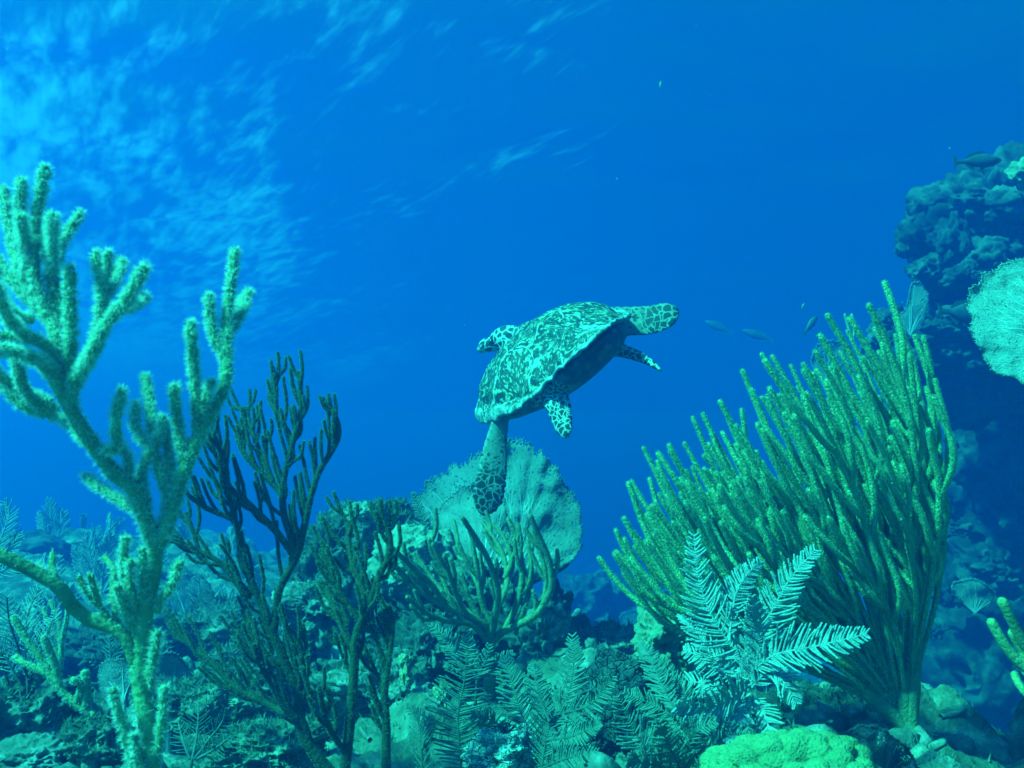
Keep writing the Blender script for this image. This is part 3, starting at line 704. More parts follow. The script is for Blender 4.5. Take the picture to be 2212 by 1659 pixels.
# ---------------------------------------------------------------- reef: mound, boulders, stony corals
BG = 'reef boulders'
rock('reef_boulder', 'dark boulder with a pale crusted crown, top of the mound left of the large fan', 'rock', 775, 1195, 3.05, 190, 190, 2, [M_rock, M_turf], fz=2500, fl=.02, sub=6, rough=.38)
rock('encrusting_coral', 'small lime-coloured coral crust on top of the mound', 'stony coral', 783, 1108, 2.98, 62, 40, 4, [M_knob], sub=5, rough=.3, kn=14, knr=.5, knh=.25)
rock('reef_boulder', 'dark mossy boulder touching the left edge of the large fan', 'rock', 865, 1150, 3.15, 92, 110, 6, [M_rock, M_turf], fz=1200, fl=.02, rough=.4)
rock('reef_boulder', 'shadowed boulder on the left flank of the mound, behind the dark rod tips', 'rock', 715, 1240, 2.95, 130, 190, 8, [M_rock, M_turf], fz=1500, fl=.02, rough=.4)
rock('reef_boulder', 'pale-streaked boulder at the foot of the mound', 'rock', 690, 1310, 2.7, 140, 110, 9, [M_rubble, M_turf], fz=800, fl=.012, rough=.5, sub=6)
rock('hill_coral', 'smooth pale green mustard hill coral beside the large fan', 'stony coral', 893, 1225, 2.85, 140, 140, 12, [M_hill], sub=6, rough=.18, kn=10, knr=.7, knh=.22)
rock('hill_coral', 'small mustard coral knob at the foot of the large fan', 'stony coral', 950, 1185, 2.95, 90, 70, 13, [M_hill], sub=5, rough=.22, kn=8, knr=.7, knh=.2)
rock('reef_boulder', 'large shadowed boulder behind the olive rod', 'rock', 960, 1330, 2.95, 320, 220, 14, [M_rock, M_turf], fz=3000, fl=.018, rough=.4, sub=6)
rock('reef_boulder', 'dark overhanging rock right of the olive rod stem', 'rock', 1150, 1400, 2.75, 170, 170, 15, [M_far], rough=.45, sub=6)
rock('finger_coral', 'bluish knobbly coral lump right of the olive rod', 'stony coral', 1183, 1365, 2.55, 85, 95, 16, [M_rubble], sub=6, rough=.2, kn=42, knr=.3, knh=.28)
rock('tube_sponge', 'dark rounded sponge standing on the ridge behind the centre gap', 'sponge', 1252, 1365, 3.3, 46, 66, 18, [M_far], rough=.2)
rock('reef_boulder', 'low dark rock forming the ridge below the blue gap', 'rock', 1300, 1400, 3.3, 210, 90, 19, [M_rock, M_turf], fz=1500, fl=.02, rough=.4, sub=6)
rock('reef_boulder', 'dark upright rock behind the bluish knobbly coral', 'rock', 1200, 1310, 3.0, 62, 90, 20, [M_far], rough=.35)
rock('lime_coral', 'bright lime stony coral with a shadowed hollow, left of the pale feather plume', 'stony coral', 1435, 1385, 2.25, 110, 120, 21, [M_knob], sub=6, rough=.35, kn=12, knr=.5, knh=.2)
rock('honeycomb_coral', 'dark honeycomb-patterned coral plate at the bottom centre', 'stony coral', 1345, 1560, 1.95, 170, 260, 22, [M_brain], sub=6, rough=.25, dep=.8)
rock('reef_boulder', 'dark rock under the bright feather plume', 'rock', 1600, 1640, 1.85, 260, 170, 23, [M_rock, M_turf], fz=1600, fl=.012, rough=.35, sub=6)
rock('reef_boulder', 'shadowed rock shelf between feather plume and green rod stem', 'rock', 1770, 1590, 2.3, 260, 150, 24, [M_rock, M_turf], fz=1200, fl=.015, rough=.4, sub=6)
rock('reef_boulder', 'bluish rubble lump beneath the green rod branches', 'rock', 1745, 1535, 2.45, 130, 90, 25, [M_rubble], rough=.4, kn=20, knr=.35, knh=.2, sub=6)
rock('honeycomb_coral', 'pale honeycomb coral block at the bottom edge, under the centre plumes', 'stony coral', 1090, 1630, 1.75, 150, 110, 26, [mat('pale_honeycomb', [(.3, (.22, .30, .24)), (.7, (.42, .52, .44))], 16, 5, .9, 1.0, 60, vor=2, vscale=75, vcol=(.6, .68, .6))], rough=.35, sub=6)
rock('reef_boulder', 'bare pale rock with a black hollow, bottom left corner', 'rock', 80, 1650, 1.5, 180, 100, 28, [M_rubble], rough=.3, sub=6)
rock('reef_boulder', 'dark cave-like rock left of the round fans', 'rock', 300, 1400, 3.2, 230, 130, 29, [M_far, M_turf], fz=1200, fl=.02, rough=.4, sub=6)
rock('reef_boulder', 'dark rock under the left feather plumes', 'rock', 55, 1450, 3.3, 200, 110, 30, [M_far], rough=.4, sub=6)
rock('reef_boulder', 'weedy rock ridge behind the round fans', 'rock', 470, 1390, 3.6, 300, 150, 31, [M_rock, M_turf], fz=2500, fl=.025, rough=.45, sub=6)
rock('reef_boulder', 'mossy green hummock right of the thick stem', 'rock', 445, 1520, 2.2, 200, 90, 32, [M_seabed, M_turf], fz=2500, fl=.014, rough=.4, sub=6)
rock('reef_boulder', 'crumbly pale rock behind the slim dark rod', 'rock', 830, 1500, 2.35, 190, 130, 33, [M_rubble, M_turf], fz=1500, fl=.012, rough=.5, sub=6)
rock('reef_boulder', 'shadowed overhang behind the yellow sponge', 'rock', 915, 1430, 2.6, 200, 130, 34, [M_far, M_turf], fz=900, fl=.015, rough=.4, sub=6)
rock('reef_boulder', 'green mossy rock beside the dark finger rod stem', 'rock', 560, 1440, 2.6, 190, 110, 35, [M_rock, M_turf], fz=1500, fl=.015, rough=.45, sub=6)
rock('reef_boulder', 'small weedy rock at the base of the dark finger rod', 'rock', 590, 1620, 1.9, 190, 100, 36, [M_seabed, M_turf], fz=1800, fl=.012, rough=.45, sub=6)
rock('brain_coral', 'hazy dark dome coral far behind at the left edge', 'stony coral', 75, 1195, 6.6, 150, 90, 37, [M_far], rough=.12, sub=5)
rock('brain_coral', 'faint dome coral beyond the small hazy fans', 'stony coral', 445, 1250, 8.2, 90, 70, 38, [M_far], rough=.12, sub=5)
rock('yellow_sponge', 'little pale yellow sponge column, upper one beside the slim rod', 'sponge', 873, 1425, 2.3, 22, 20, 39, [M_sponge], rough=.3, kn=5, knr=.6, knh=.3)
rock('yellow_sponge', 'little pale yellow sponge column, lower one beside the slim rod', 'sponge', 876, 1470, 2.28, 22, 48, 40, [M_sponge], rough=.35, kn=6, knr=.5, knh=.3)
rock('branching_sponge', 'pale forked sponge behind the leftmost centre plume', 'sponge', 955, 1510, 2.1, 26, 56, 41, [M_sponge], rough=.45, kn=7, knr=.45, knh=.45)
rock('green_coral', 'small brown-green coral head by the sponge', 'stony coral', 985, 1225, 2.9, 44, 40, 42, [M_star], rough=.3)

def star_coral():
    rng = np.random.default_rng(3); Y = 1.32; c = P(1712, 1722, Y); k = Y / FD
    v, f = ico(7); v = v.copy(); keep = v[:, 2] > -.45; h = np.ones(len(v))
    n = 260; kk = np.arange(n) + .5; ph = np.arccos(1 - 2 * kk / n); th = np.pi * (1 + 5 ** .5) * kk
    pts = norm(np.stack([np.cos(th) * np.sin(ph), np.sin(th) * np.sin(ph), np.cos(ph)], 1) + rng.normal(size=(n, 3)) * .035); rr = .150 * (.75 + .5 * rng.random(n)); hh = .7 + .7 * rng.random(n)
    best = np.zeros(len(v))
    for i in range(n):
        d = np.linalg.norm(v - pts[i], axis=1) / rr[i]; best = np.maximum(best, hh[i] * np.sqrt(np.clip(1 - d * d, 0, 1)))
    h = 1 + .17 * fbm(v * 1.7, 2, 8) + .115 * best + .006 * fbm(v * 40, 2, 6)
    v = v * h[:, None] * np.array((190, 150, 118)) * k
    m = MB(); m.add(v + c, f); o = m.build('star_coral', M_star, loc=c)
    tag(o, 'bright yellow-green lumpy star coral at the bottom right edge', 'stony coral')
star_coral()

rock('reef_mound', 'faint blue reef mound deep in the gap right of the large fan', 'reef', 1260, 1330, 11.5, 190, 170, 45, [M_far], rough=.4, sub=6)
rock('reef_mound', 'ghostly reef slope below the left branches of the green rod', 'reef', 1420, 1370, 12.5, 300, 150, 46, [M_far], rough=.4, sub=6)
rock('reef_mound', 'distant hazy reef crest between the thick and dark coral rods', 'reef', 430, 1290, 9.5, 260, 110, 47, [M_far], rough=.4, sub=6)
rock('reef_boulder', 'small dark rock carrying the sprawling pale-tipped rod', 'rock', 205, 1602, 1.52, 130, 100, 48, [M_rock, M_turf], fz=800, fl=.01, rough=.4, sub=6)
rock('reef_boulder', 'dark weedy rock at the left edge, under the pale spiky plume', 'rock', 60, 1570, 1.72, 240, 190, 49, [M_rock, M_turf], fz=1500, fl=.01, rough=.35, sub=6)
def outcrop():
    m = MB(); k = 1.95 / FD
    for i, (px, py, w_, h_) in enumerate([(2385, 770, 240, 300), (2480, 1050, 330, 420), (2500, 1400, 400, 520), (2530, 1760, 460, 520)]): lump(m, P(px, py, 1.97), (w_ * k / 2, w_ * k / 2, h_ * k / 2), 210 + i, sub=5, rough=.3)
    c = P(2450, 1200, 2.1); tag(m.build('reef_outcrop', M_rock, loc=c), 'rocky outcrop at the right edge, carrying the bright veined sea fan', 'rock')
outcrop()
def ground_cover():
    rng = np.random.default_rng(77); n = 70000
    x = rng.uniform(-2.4, 1.4, n); y = 1.0 + 5.5 * rng.random(n) ** 1.5
    d = fbm(np.stack([x * 3, y * 3, 0 * x], 1), 3, 70); keep = (d > -.05) & (np.abs(x) < .62 * y + .1); x, y = x[keep], y[keep]; n = len(x); z = ground(x, y)
    p = np.stack([x, y, z - .003], 1); L = (.006 + .014 * rng.random(n) * rng.random(n)) * (1 + .25 * y); dr = norm(rng.normal(size=(n, 3)) * .45 + np.array((0, 0, 1))); sd_ = norm(np.cross(dr, rng.normal(size=(n, 3)))) * (L * .13)[:, None]
    m = MB(); V = np.stack([p - sd_, p + sd_, p + dr * L[:, None]], 1).reshape(-1, 3); m.add(V, np.arange(len(V)).reshape(-1, 3)); tag(m.build('algal_turf', M_turf), 'short green algae carpeting the reef floor', kind='stuff')
    m = MB(); n = 1500; x = rng.uniform(-2.2, 1.3, n); y = 1.1 + 4.5 * rng.random(n) ** 1.4; z = ground(x, y)
    for i in range(n):
        s_ = (.006 + .022 * rng.random() ** 3) * (1 + .2 * y[i])
        if rng.random() < .35:
            a = rng.random() * 6.28; q = np.array((x[i], y[i], z[i] + s_ * .3)); e = np.array((math.cos(a), math.sin(a), rng.normal() * .25)) * s_ * 1.3
            tube(m, smooth_path([q - e, q + rng.normal(size=3) * s_ * .3, q + e], 6), s_ * .35, 6, 0, .25, i)
        else: lump(m, (x[i], y[i], z[i]), s_ * (.6 + .8 * rng.random(3)), 500 + i, sub=2, rough=.5, freq=1.3)
    tag(m.build('coral_rubble', M_rubble), 'broken coral bits scattered over the reef floor', kind='stuff')
ground_cover()
# ---------------------------------------------------------------- sea fans
FG = 'sea fans'
sea_fan('sea_fan', 'large round pale sea fan standing behind the turtle flipper', 3.05, (1090, 1290), [(945, 1250), (905, 1200), (897, 1130), (893, 1085), (912, 1055), (940, 1030), (985, 1000), (1030, 982), (1075, 965), (1100, 957), (1140, 965), (1180, 985), (1210, 1030), (1235, 1065), (1256, 1100), (1256, 1160), (1240, 1200), (1215, 1230), (1180, 1245), (1130, 1262)], [M_fan, M_vein], 3, veins=52, cup=.05, ripple=.03, rings=100, segs=320, lean=(-.35, -.3), holes=.05, vr=1.5, ruff=.007)
sea_fan('sea_fan', 'smaller sea fan with pale veins overlapping the front of the large round one', 2.85, (1040, 1265), [(985, 1215), (965, 1180), (950, 1130), (953, 1090), (985, 1065), (1000, 1048), (1030, 1045), (1050, 1060), (1080, 1070), (1092, 1105), (1098, 1150), (1095, 1190), (1080, 1230)], [M_fanR, M_vein], 5, veins=9, cup=.05, ripple=.02, segs=220, holes=.04, lean=(-.3, -.3), vr=2.6, ruff=.003)
sea_fan('sea_fan', 'bright finely veined sea fan cut off by the right edge', 1.9, (2330, 735), [(2262, 860), (2212, 832), (2190, 815), (2150, 800), (2120, 765), (2105, 715), (2092, 660), (2105, 620), (2150, 585), (2200, 565), (2240, 553), (2300, 560)], [M_fanR, M_vein], 7, veins=34, cup=.03, ripple=.015, rings=110, segs=300, holes=.05, vr=1.6, lean=(-.2, -.2), thick=.002, stalk=False)
sea_fan('sea_fan', 'round teal sea fan just left of the thick stem', 2.35, (268, 1520), [(240, 1528), (218, 1490), (214, 1460), (225, 1432), (250, 1424), (275, 1430), (292, 1455), (298, 1500)], [M_fan, M_vein], 9, veins=4, segs=120, rings=50, holes=.05, subv=False)
sea_fan('sea_fan', 'wide teal sea fan just right of the thick stem', 2.4, (365, 1545), [(322, 1540), (318, 1470), (335, 1425), (360, 1412), (385, 1416), (405, 1440), (418, 1460), (438, 1470), (430, 1500), (395, 1530)], [M_fan, M_vein], 10, veins=5, segs=140, rings=50, holes=.05, subv=False)
sea_fan('sea_fan', 'hazy blue-green sea fan behind the dark finger rod, the nearer of a pair', 6.0, (410, 1355), [(372, 1330), (362, 1290), (375, 1250), (400, 1240), (430, 1242), (455, 1270), (455, 1320)], [M_fan, M_vein], 12, veins=4, segs=90, rings=36, subv=False)
sea_fan('sea_fan', 'hazy low sea fan between dark finger rod branches, the farther of a pair', 7.0, (515, 1350), [(470, 1340), (468, 1305), (490, 1285), (525, 1285), (550, 1310), (555, 1345)], [M_fan, M_vein], 13, veins=9, vr=1.1, segs=80, rings=30, subv=False)
sea_fan('sea_fan', 'tiny hazy sea fan on top of the mound', 3.4, (745, 1160), [(712, 1150), (706, 1120), (720, 1100), (745, 1097), (760, 1120), (764, 1150)], [M_fan, M_vein], 14, veins=9, vr=1.1, segs=80, rings=30, subv=False)
sea_fan('sea_fan', 'faint blue sea fan in the dark water, low on the reef wall', 4.6, (2105, 1325), [(2078, 1300), (2062, 1280), (2060, 1262), (2080, 1252), (2110, 1256), (2140, 1272), (2145, 1290), (2130, 1312)], [M_fan, M_vein], 15, veins=9, vr=1.1, segs=90, rings=30, subv=False, holes=.03, stalk=False)
sea_fan('sea_fan', 'tall faint sea fan on the left shoulder of the reef pillar', 5.0, (1965, 725), [(1935, 715), (1942, 690), (1960, 660), (1968, 620), (1985, 612), (2004, 630), (2000, 670), (1990, 710)], [M_fan, M_vein], 16, veins=9, vr=1.1, segs=90, rings=30, subv=False, holes=.03, stalk=False)
sea_fan('sea_fan', 'faint fan behind the upper tips of the green rod', 5.6, (1790, 830), [(1762, 810), (1755, 775), (1770, 745), (1800, 735), (1825, 750), (1835, 800)], [M_fan, M_vein], 17, veins=9, vr=1.1, segs=90, rings=30, subv=False, stalk=False)
sea_fan('sea_fan', 'ghostly pale fan in deep water behind the lower green rod branches', 9.0, (1420, 1375), [(1400, 1330), (1398, 1295), (1430, 1278), (1470, 1290), (1475, 1340)], [M_fan, M_vein], 18, veins=9, vr=1.1, segs=80, rings=30, subv=False)
sea_fan('sea_fan', 'barely visible fan deep in the blue gap', 10.0, (1370, 1385), [(1345, 1360), (1342, 1330), (1365, 1318), (1395, 1325), (1400, 1365)], [M_fan, M_vein], 19, veins=9, vr=1.1, segs=80, rings=30, subv=False)
sea_fan('dark_bush', 'dark purple bushy fan behind the star coral', 1.62, (1900, 1690), [(1830, 1640), (1815, 1600), (1850, 1575), (1880, 1568), (1915, 1585), (1950, 1610), (1975, 1640), (1985, 1670)], [M_bush, M_bush], 20, veins=14, segs=160, rings=50, holes=.35, cat='soft coral')

# ---------------------------------------------------------------- feather plumes
PM, PD = [M_rib, M_plumeM], [M_rib, M_plumeL]
plume('sea_plume', 'bright pale feather plume with spread fronds in front of the green rod', 'sea plume', 1.6, (1623, 1500), [
    ([(1623, 1490), (1618, 1425), (1575, 1389), (1530, 1314), (1506, 1235), (1500, 1158)], 1.05, .05), ([(1623, 1490), (1633, 1403), (1664, 1327), (1708, 1249), (1760, 1190)], 1.0, -.02),
    ([(1575, 1385), (1585, 1300), (1606, 1252), (1642, 1212)], .75, .12), ([(1626, 1450), (1674, 1415), (1763, 1396), (1870, 1370)], .95, -.12),
    ([(1619, 1480), (1590, 1500), (1545, 1524), (1462, 1529)], .95, -.15), ([(1621, 1490), (1655, 1455), (1690, 1470), (1722, 1525)], .8, -.05), ([(1618, 1460), (1570, 1440), (1520, 1420), (1478, 1405)], .8, .1),
    ([(1620, 1500), (1600, 1530), (1590, 1570), (1580, 1610)], .6, -.12), ([(1622, 1460), (1640, 1390), (1632, 1330), (1625, 1290)], .7, -.06), ([(1619, 1490), (1580, 1500), (1520, 1475), (1450, 1480)], .8, .12), ([(1618, 1500), (1570, 1560), (1520, 1590), (1480, 1600)], .8, -.1), ([(1622, 1500), (1650, 1540), (1665, 1590), (1668, 1620)], .6, -.1), ([(1615, 1470), (1560, 1430), (1500, 1360), (1470, 1330)], .7, .15)], [M_plumeL, M_plumeL], 3, plen=64, spacing=6.6, pr=2.6, r=3.0, jit=.085)
plume('sea_plume', 'low dense feather plume below and left of the bright pale one', 'sea plume', 1.5, (1480, 1690), [
    ([(1480, 1690), (1430, 1650), (1370, 1580), (1336, 1506)], 1.0, .0), ([(1490, 1690), (1470, 1600), (1440, 1540), (1350, 1496)], .9, .1), ([(1495, 1690), (1500, 1600), (1490, 1520), (1440, 1440)], 1.0, .15),
    ([(1500, 1690), (1530, 1620), (1570, 1590), (1610, 1585)], .9, .0), ([(1485, 1690), (1440, 1660), (1400, 1650), (1355, 1645)], .9, -.1), ([(1490, 1690), (1480, 1640), (1500, 1580), (1545, 1560)], .8, -.08), ([(1460, 1540), (1430, 1480), (1405, 1420), (1385, 1390)], .7, .2),
    ([(1500, 1700), (1470, 1660), (1440, 1600), (1425, 1560)], .8, -.1)], PM, 4, plen=62, spacing=6.6, pr=2.4, jit=.085)
CG = 'feather plumes at the bottom centre'
plume('sea_plume', 'slender drooping feather plume, leftmost of the big bottom-centre plumes', 'sea plume', 1.75, (1002, 1690), [([(1002, 1690), (992, 1600), (990, 1540), (1002, 1478), (1012, 1400)], 1.15, .05)], PM, 5, plen=72, spacing=5.6, pr=2.0, droop=.07, fwd=.35, jit=.09)
plume('sea_plume', 'upright feather plume in the middle of the bottom-centre cluster', 'sea plume', 1.8, (1160, 1690), [([(1160, 1690), (1140, 1590), (1122, 1529), (1101, 1460), (1091, 1418)], 1.0, .1), ([(1150, 1660), (1110, 1600), (1070, 1560), (1020, 1545)], .8, -.1)], PM, 6, plen=62, spacing=5.6, pr=2.1, jit=.1, droop=.03)
plume('sea_plume', 'tall three-armed feather plume, right of the bottom-centre cluster', 'sea plume', 1.7, (1160, 1700), [([(1165, 1690), (1187, 1570), (1221, 1520), (1238, 1447), (1237, 1375)], 1.0, .08), ([(1187, 1560), (1163, 1495), (1153, 1436)], .7, .1), ([(1200, 1545), (1276, 1522), (1324, 1462)], .75, -.08), ([(1180, 1600), (1240, 1590), (1300, 1560)], .6, -.12), ([(1172, 1660), (1220, 1640), (1290, 1625)], .7, -.1)], PM, 7, plen=60, spacing=5.6, pr=2.2, jit=.1, droop=.03)
plume('sea_plume', 'small thin feather plume beside the slim dark rod stems', 'sea plume', 1.7, (914, 1690), [([(914, 1690), (909, 1590), (900, 1550), (880, 1528)], 1.0, .05), ([(912, 1620), (920, 1580), (935, 1545)], .6, .05)], PM, 8, plen=44, spacing=6, pr=1.7, fwd=.9)
plume('sea_plume', 'green feather tuft under the olive rod', 'sea plume', 2.35, (1030, 1470), [([(1030, 1470), (1015, 1420), (1008, 1370)], .9, .03), ([(1030, 1470), (1050, 1425), (1058, 1395)], .8, .0), ([(1030, 1470), (990, 1420), (965, 1385)], .9, .05), ([(1030, 1470), (1080, 1430), (1110, 1410)], .8, .03), ([(1020, 1440), (980, 1390), (930, 1350)], .9, .1)], PM, 9, plen=34, spacing=6, pr=2.4)
plume('sea_plume', 'airy thin-leaved feather plume on the seabed right of the thick stem', 'sea plume', 1.9, (415, 1640), [([(415, 1640), (425, 1590), (430, 1520)], 1.0, .05), ([(420, 1640), (450, 1600), (480, 1560), (488, 1530)], .8, -.05), ([(410, 1640), (395, 1600), (385, 1560)], .8, .05), ([(425, 1640), (460, 1620), (500, 1590)], .7, -.1)], [M_plumeM, M_plumeM], 10, plen=44, spacing=8, pr=1.1)
plume('sea_plume', 'pale spiky feather plume at the left edge', 'sea plume', 1.7, (60, 1480), [([(60, 1480), (55, 1400), (60, 1330), (85, 1270)], 1.1, .05), ([(58, 1460), (40, 1400), (20, 1340), (15, 1290)], 1.1, -.05), ([(62, 1470), (90, 1400), (110, 1350), (120, 1320)], .9, .1), ([(40, 1470), (0, 1400), (-40, 1360)], 1, 0)], [M_rib, M_plumeL], 11, plen=58, spacing=9, pr=1.3, fwd=.7)
plume('sea_plume', 'hazy bushy plume cresting the far reef at the left', 'sea plume', 6.4, (120, 1190), [([(120, 1190), (112, 1140), (108, 1082)], 1, 0), ([(118, 1190), (130, 1140), (140, 1105)], .9, 0), ([(122, 1190), (100, 1150), (85, 1110)], .8, 0)], [M_plumeL, M_plumeL], 12, plen=40, spacing=6, pr=1.7, fwd=1.2)
plume('sea_plume', 'tall hazy plume to the right of the far dome coral', 'sea plume', 5.2, (215, 1290), [([(215, 1290), (200, 1220), (185, 1165)], 1, 0), ([(216, 1290), (225, 1220), (240, 1150)], 1, 0), ([(218, 1290), (250, 1230), (270, 1180)], .9, 0), ([(214, 1290), (180, 1230), (160, 1185)], .8, 0)], [M_plumeL, M_plumeL], 13, plen=42, spacing=6.5, pr=1.7, fwd=1.1)
plume('sea_plume', 'wispy hazy plume leaning right behind the thick coral', 'sea plume', 6.8, (215, 1180), [([(215, 1185), (235, 1150), (238, 1112)], 1, 0), ([(218, 1180), (250, 1150), (262, 1120)], .9, 0)], [M_plumeL, M_plumeL], 14, plen=32, spacing=6, pr=1.5, fwd=.8)
plume('sea_plume', 'curved hazy plume at the extreme left edge below the near coral', 'sea plume', 3.2, (-20, 1230), [([(-20, 1230), (0, 1170), (20, 1110), (10, 1085)], 1.1, 0), ([(-20, 1230), (20, 1190), (45, 1150)], .9, 0), ([(-30, 1250), (10, 1230), (50, 1215)], .9, 0)], [M_plumeL, M_plumeL], 15, plen=46, spacing=7.5, pr=1.5, fwd=.9)
plume('sea_plume', 'hazy feather fronds between the two hazy fans', 'sea plume', 5.4, (440, 1350), [([(440, 1350), (432, 1290), (428, 1240)], 1, 0), ([(440, 1350), (465, 1300), (480, 1262)], .9, 0)], [M_plumeL, M_plumeL], 16, plen=36, spacing=6, pr=1.6, fwd=.9)
plume('sea_plume', 'soft hazy feather frond left of the mound', 'sea plume', 3.5, (655, 1330), [([(655, 1330), (648, 1270), (655, 1205)], 1.1, 0), ([(650, 1330), (635, 1290), (640, 1250)], .9, 0)], [M_plumeL, M_plumeL], 17, plen=44, spacing=6, pr=1.6, fwd=.8)
plume('sea_plume', 'little feather plume in front of the dark cave-like rock', 'sea plume', 2.6, (240, 1440), [([(240, 1440), (238, 1400), (236, 1370)], 1, 0), ([(240, 1440), (255, 1405), (262, 1380)], .8, 0)], [M_plumeM, M_plumeM], 18, plen=26, spacing=6, pr=1.4)
plume('sea_plume', 'feathery tuft against the left rim of the large round fan', 'sea plume', 2.9, (930, 1215), [([(930, 1215), (918, 1160), (908, 1110), (892, 1066)], 1, 0), ([(930, 1215), (932, 1170), (925, 1130)], .8, 0)], [M_plumeM, M_plumeM], 19, plen=22, spacing=6, pr=2.2)

plume('sea_plume', 'dense shaggy plume bush behind the left arms of the olive rod', 'sea plume', 2.75, (960, 1420), [([(960, 1420), (925, 1360), (880, 1310), (845, 1275)], 1, .05), ([(960, 1420), (945, 1340), (910, 1270), (890, 1225)], 1, .1), ([(965, 1420), (975, 1340), (965, 1270), (940, 1215)], 1, .05), ([(965, 1420), (1000, 1350), (1010, 1280), (1000, 1225)], 1, .1), ([(955, 1420), (910, 1385), (870, 1365), (850, 1350)], .9, 0), ([(970, 1420), (1030, 1350), (1050, 1280), (1055, 1220)], .9, .15)], [M_plumeM, M_plumeM], 21, plen=34, spacing=5.5, pr=2.2, fwd=.9)
plume('sea_plume', 'feathery plume half hidden behind the bottom of the dark finger rod', 'sea plume', 2.3, (480, 1520), [([(480, 1520), (470, 1470), (455, 1430)], 1, 0), ([(482, 1520), (500, 1475), (515, 1440)], .9, 0)], PM, 22, plen=30, spacing=6, pr=1.8)
def copy_thing(o, loc, rz, sc_):
    c = o.copy(); COL.objects.link(c); c.location = loc; c.rotation_euler = (0, 0, rz); c.scale = (sc_, sc_, sc_)
    for ch in o.children: d = ch.copy(); COL.objects.link(d); d.parent = c
    return c
proto = plume('sea_plume', 'small hazy plume scattered over the reef crest at the left', 'sea plume', 5.0, (330, 1255), [([(330, 1255), (322, 1215), (318, 1180)], 1, 0), ([(330, 1255), (340, 1215), (352, 1185)], .9, 0), ([(330, 1255), (308, 1225), (296, 1200)], .8, 0)], [M_plumeL, M_plumeL], 23, plen=30, spacing=5.5, pr=1.8, fwd=1.0, group='hazy plumes on the left reef crest')
rngp = np.random.default_rng(31)
for i in range(26):
    px = -60 + 640 * rngp.random(); Yp = 3.8 + 4.6 * rngp.random(); x = (px - 1106) / FD * Yp; zg = gz(x, Yp)
    copy_thing(proto, Vector((x, Yp, zg + .02)), rngp.normal() * .8, .55 + .6 * rngp.random())
# ---------------------------------------------------------------- small rods: left corner and right edge
def small_rod(label, Y, limbs, seed, mats, pd=2400, plen=.003, rough=.08, tent=3, sides=9, ext=True):
    C = Branchy(Y, seed, .03); root = None; rng = np.random.default_rng(seed)
    for k, (pts, a, b) in enumerate(limbs):
        p, r = C.limb(pts, a, b, 0 if k == 0 else None, y0=Y if k == 0 else None)
        if root is None: root = thing('sea_rod', label, 'soft coral', p[0], 'branching sea rods')
        m = MB()
        if k == 0 and ext:
            g = p[0].copy(); g[2] = min(gz(g[0], g[1]), g[2]) - .04
            tube(m, smooth_path([g, (g + p[0]) / 2, p[0] + np.array((0, 0, .003))], 8), np.linspace(a * 1.2, a, 8) * Y / FD, sides, 0, rough)
        tube(m, p, r, sides, 0, rough, k); polyps(m, p, r, pd, plen, rng, 1, tent=tent, width=.3)
        m.build('branch' if k else 'stem', mats, root)
small_rod('crooked pale-tipped sea rod sprawling in the lower left corner', 1.55, [
    ([(200, 1545), (150, 1510), (120, 1475), (90, 1425), (60, 1385), (30, 1335)], 9, 7), ([(128, 1485), (120, 1440), (105, 1400), (95, 1380)], 8, 8), ([(165, 1520), (172, 1500), (176, 1480), (160, 1470)], 8, 8),
    ([(110, 1460), (70, 1440), (45, 1430), (35, 1420)], 7, 7), ([(120, 1470), (110, 1440), (98, 1435)], 8, 8), ([(185, 1535), (188, 1490), (184, 1455)], 9, 9)], 51, [M_rodA, M_polA])
small_rod('thin hazy sea rod behind the sprawling one on the left', 2.1, [
    ([(120, 1530), (128, 1450), (132, 1400), (128, 1345), (110, 1300)], 7, 5), ([(130, 1400), (142, 1350), (148, 1305)], 5, 5), ([(130, 1380), (105, 1345), (95, 1315)], 5, 5), ([(129, 1420), (112, 1390), (100, 1370)], 5, 5)], 52, [M_rodA, M_polA])
small_rod('bare dark twig with forked tip in the bottom left corner', 1.7, [
    ([(0, 1600), (18, 1580), (30, 1550), (28, 1515), (10, 1450), (2, 1410)], 4, 3), ([(29, 1535), (38, 1510), (48, 1500)], 3, 3), ([(28, 1520), (20, 1500), (15, 1490)], 3, 2)], 53, [M_rodB, M_polB], pd=300)
small_rod('smooth yellow-green sea rod reaching in from the right edge', 1.45, [
    ([(2300, 1560), (2260, 1490), (2225, 1450), (2190, 1420), (2165, 1385), (2142, 1345)], 12, 10), ([(2250, 1475), (2230, 1420), (2205, 1380), (2185, 1340), (2165, 1300)], 11, 10), ([(2215, 1440), (2212, 1410), (2195, 1385), (2186, 1368)], 10, 9),
    ([(2290, 1545), (2245, 1520), (2210, 1490), (2192, 1458)], 10, 9), ([(2280, 1530), (2240, 1480), (2215, 1450)], 10, 9)], 54, [mat('yellow_rod_skin', [(.3, (.16, .24, .09)), (.7, (.28, .36, .16))], 30, 4, .9, .6, 220), M_polC], pd=1500, plen=.0015)
small_rod('pale two-pronged rod tip showing behind the green rod crown', 6.05, [([(1845, 745), (1835, 715), (1825, 680)], 4, 3), ([(1842, 735), (1846, 705), (1840, 680)], 4, 3)], 55, [M_rodA, M_polA], pd=200, ext=False)

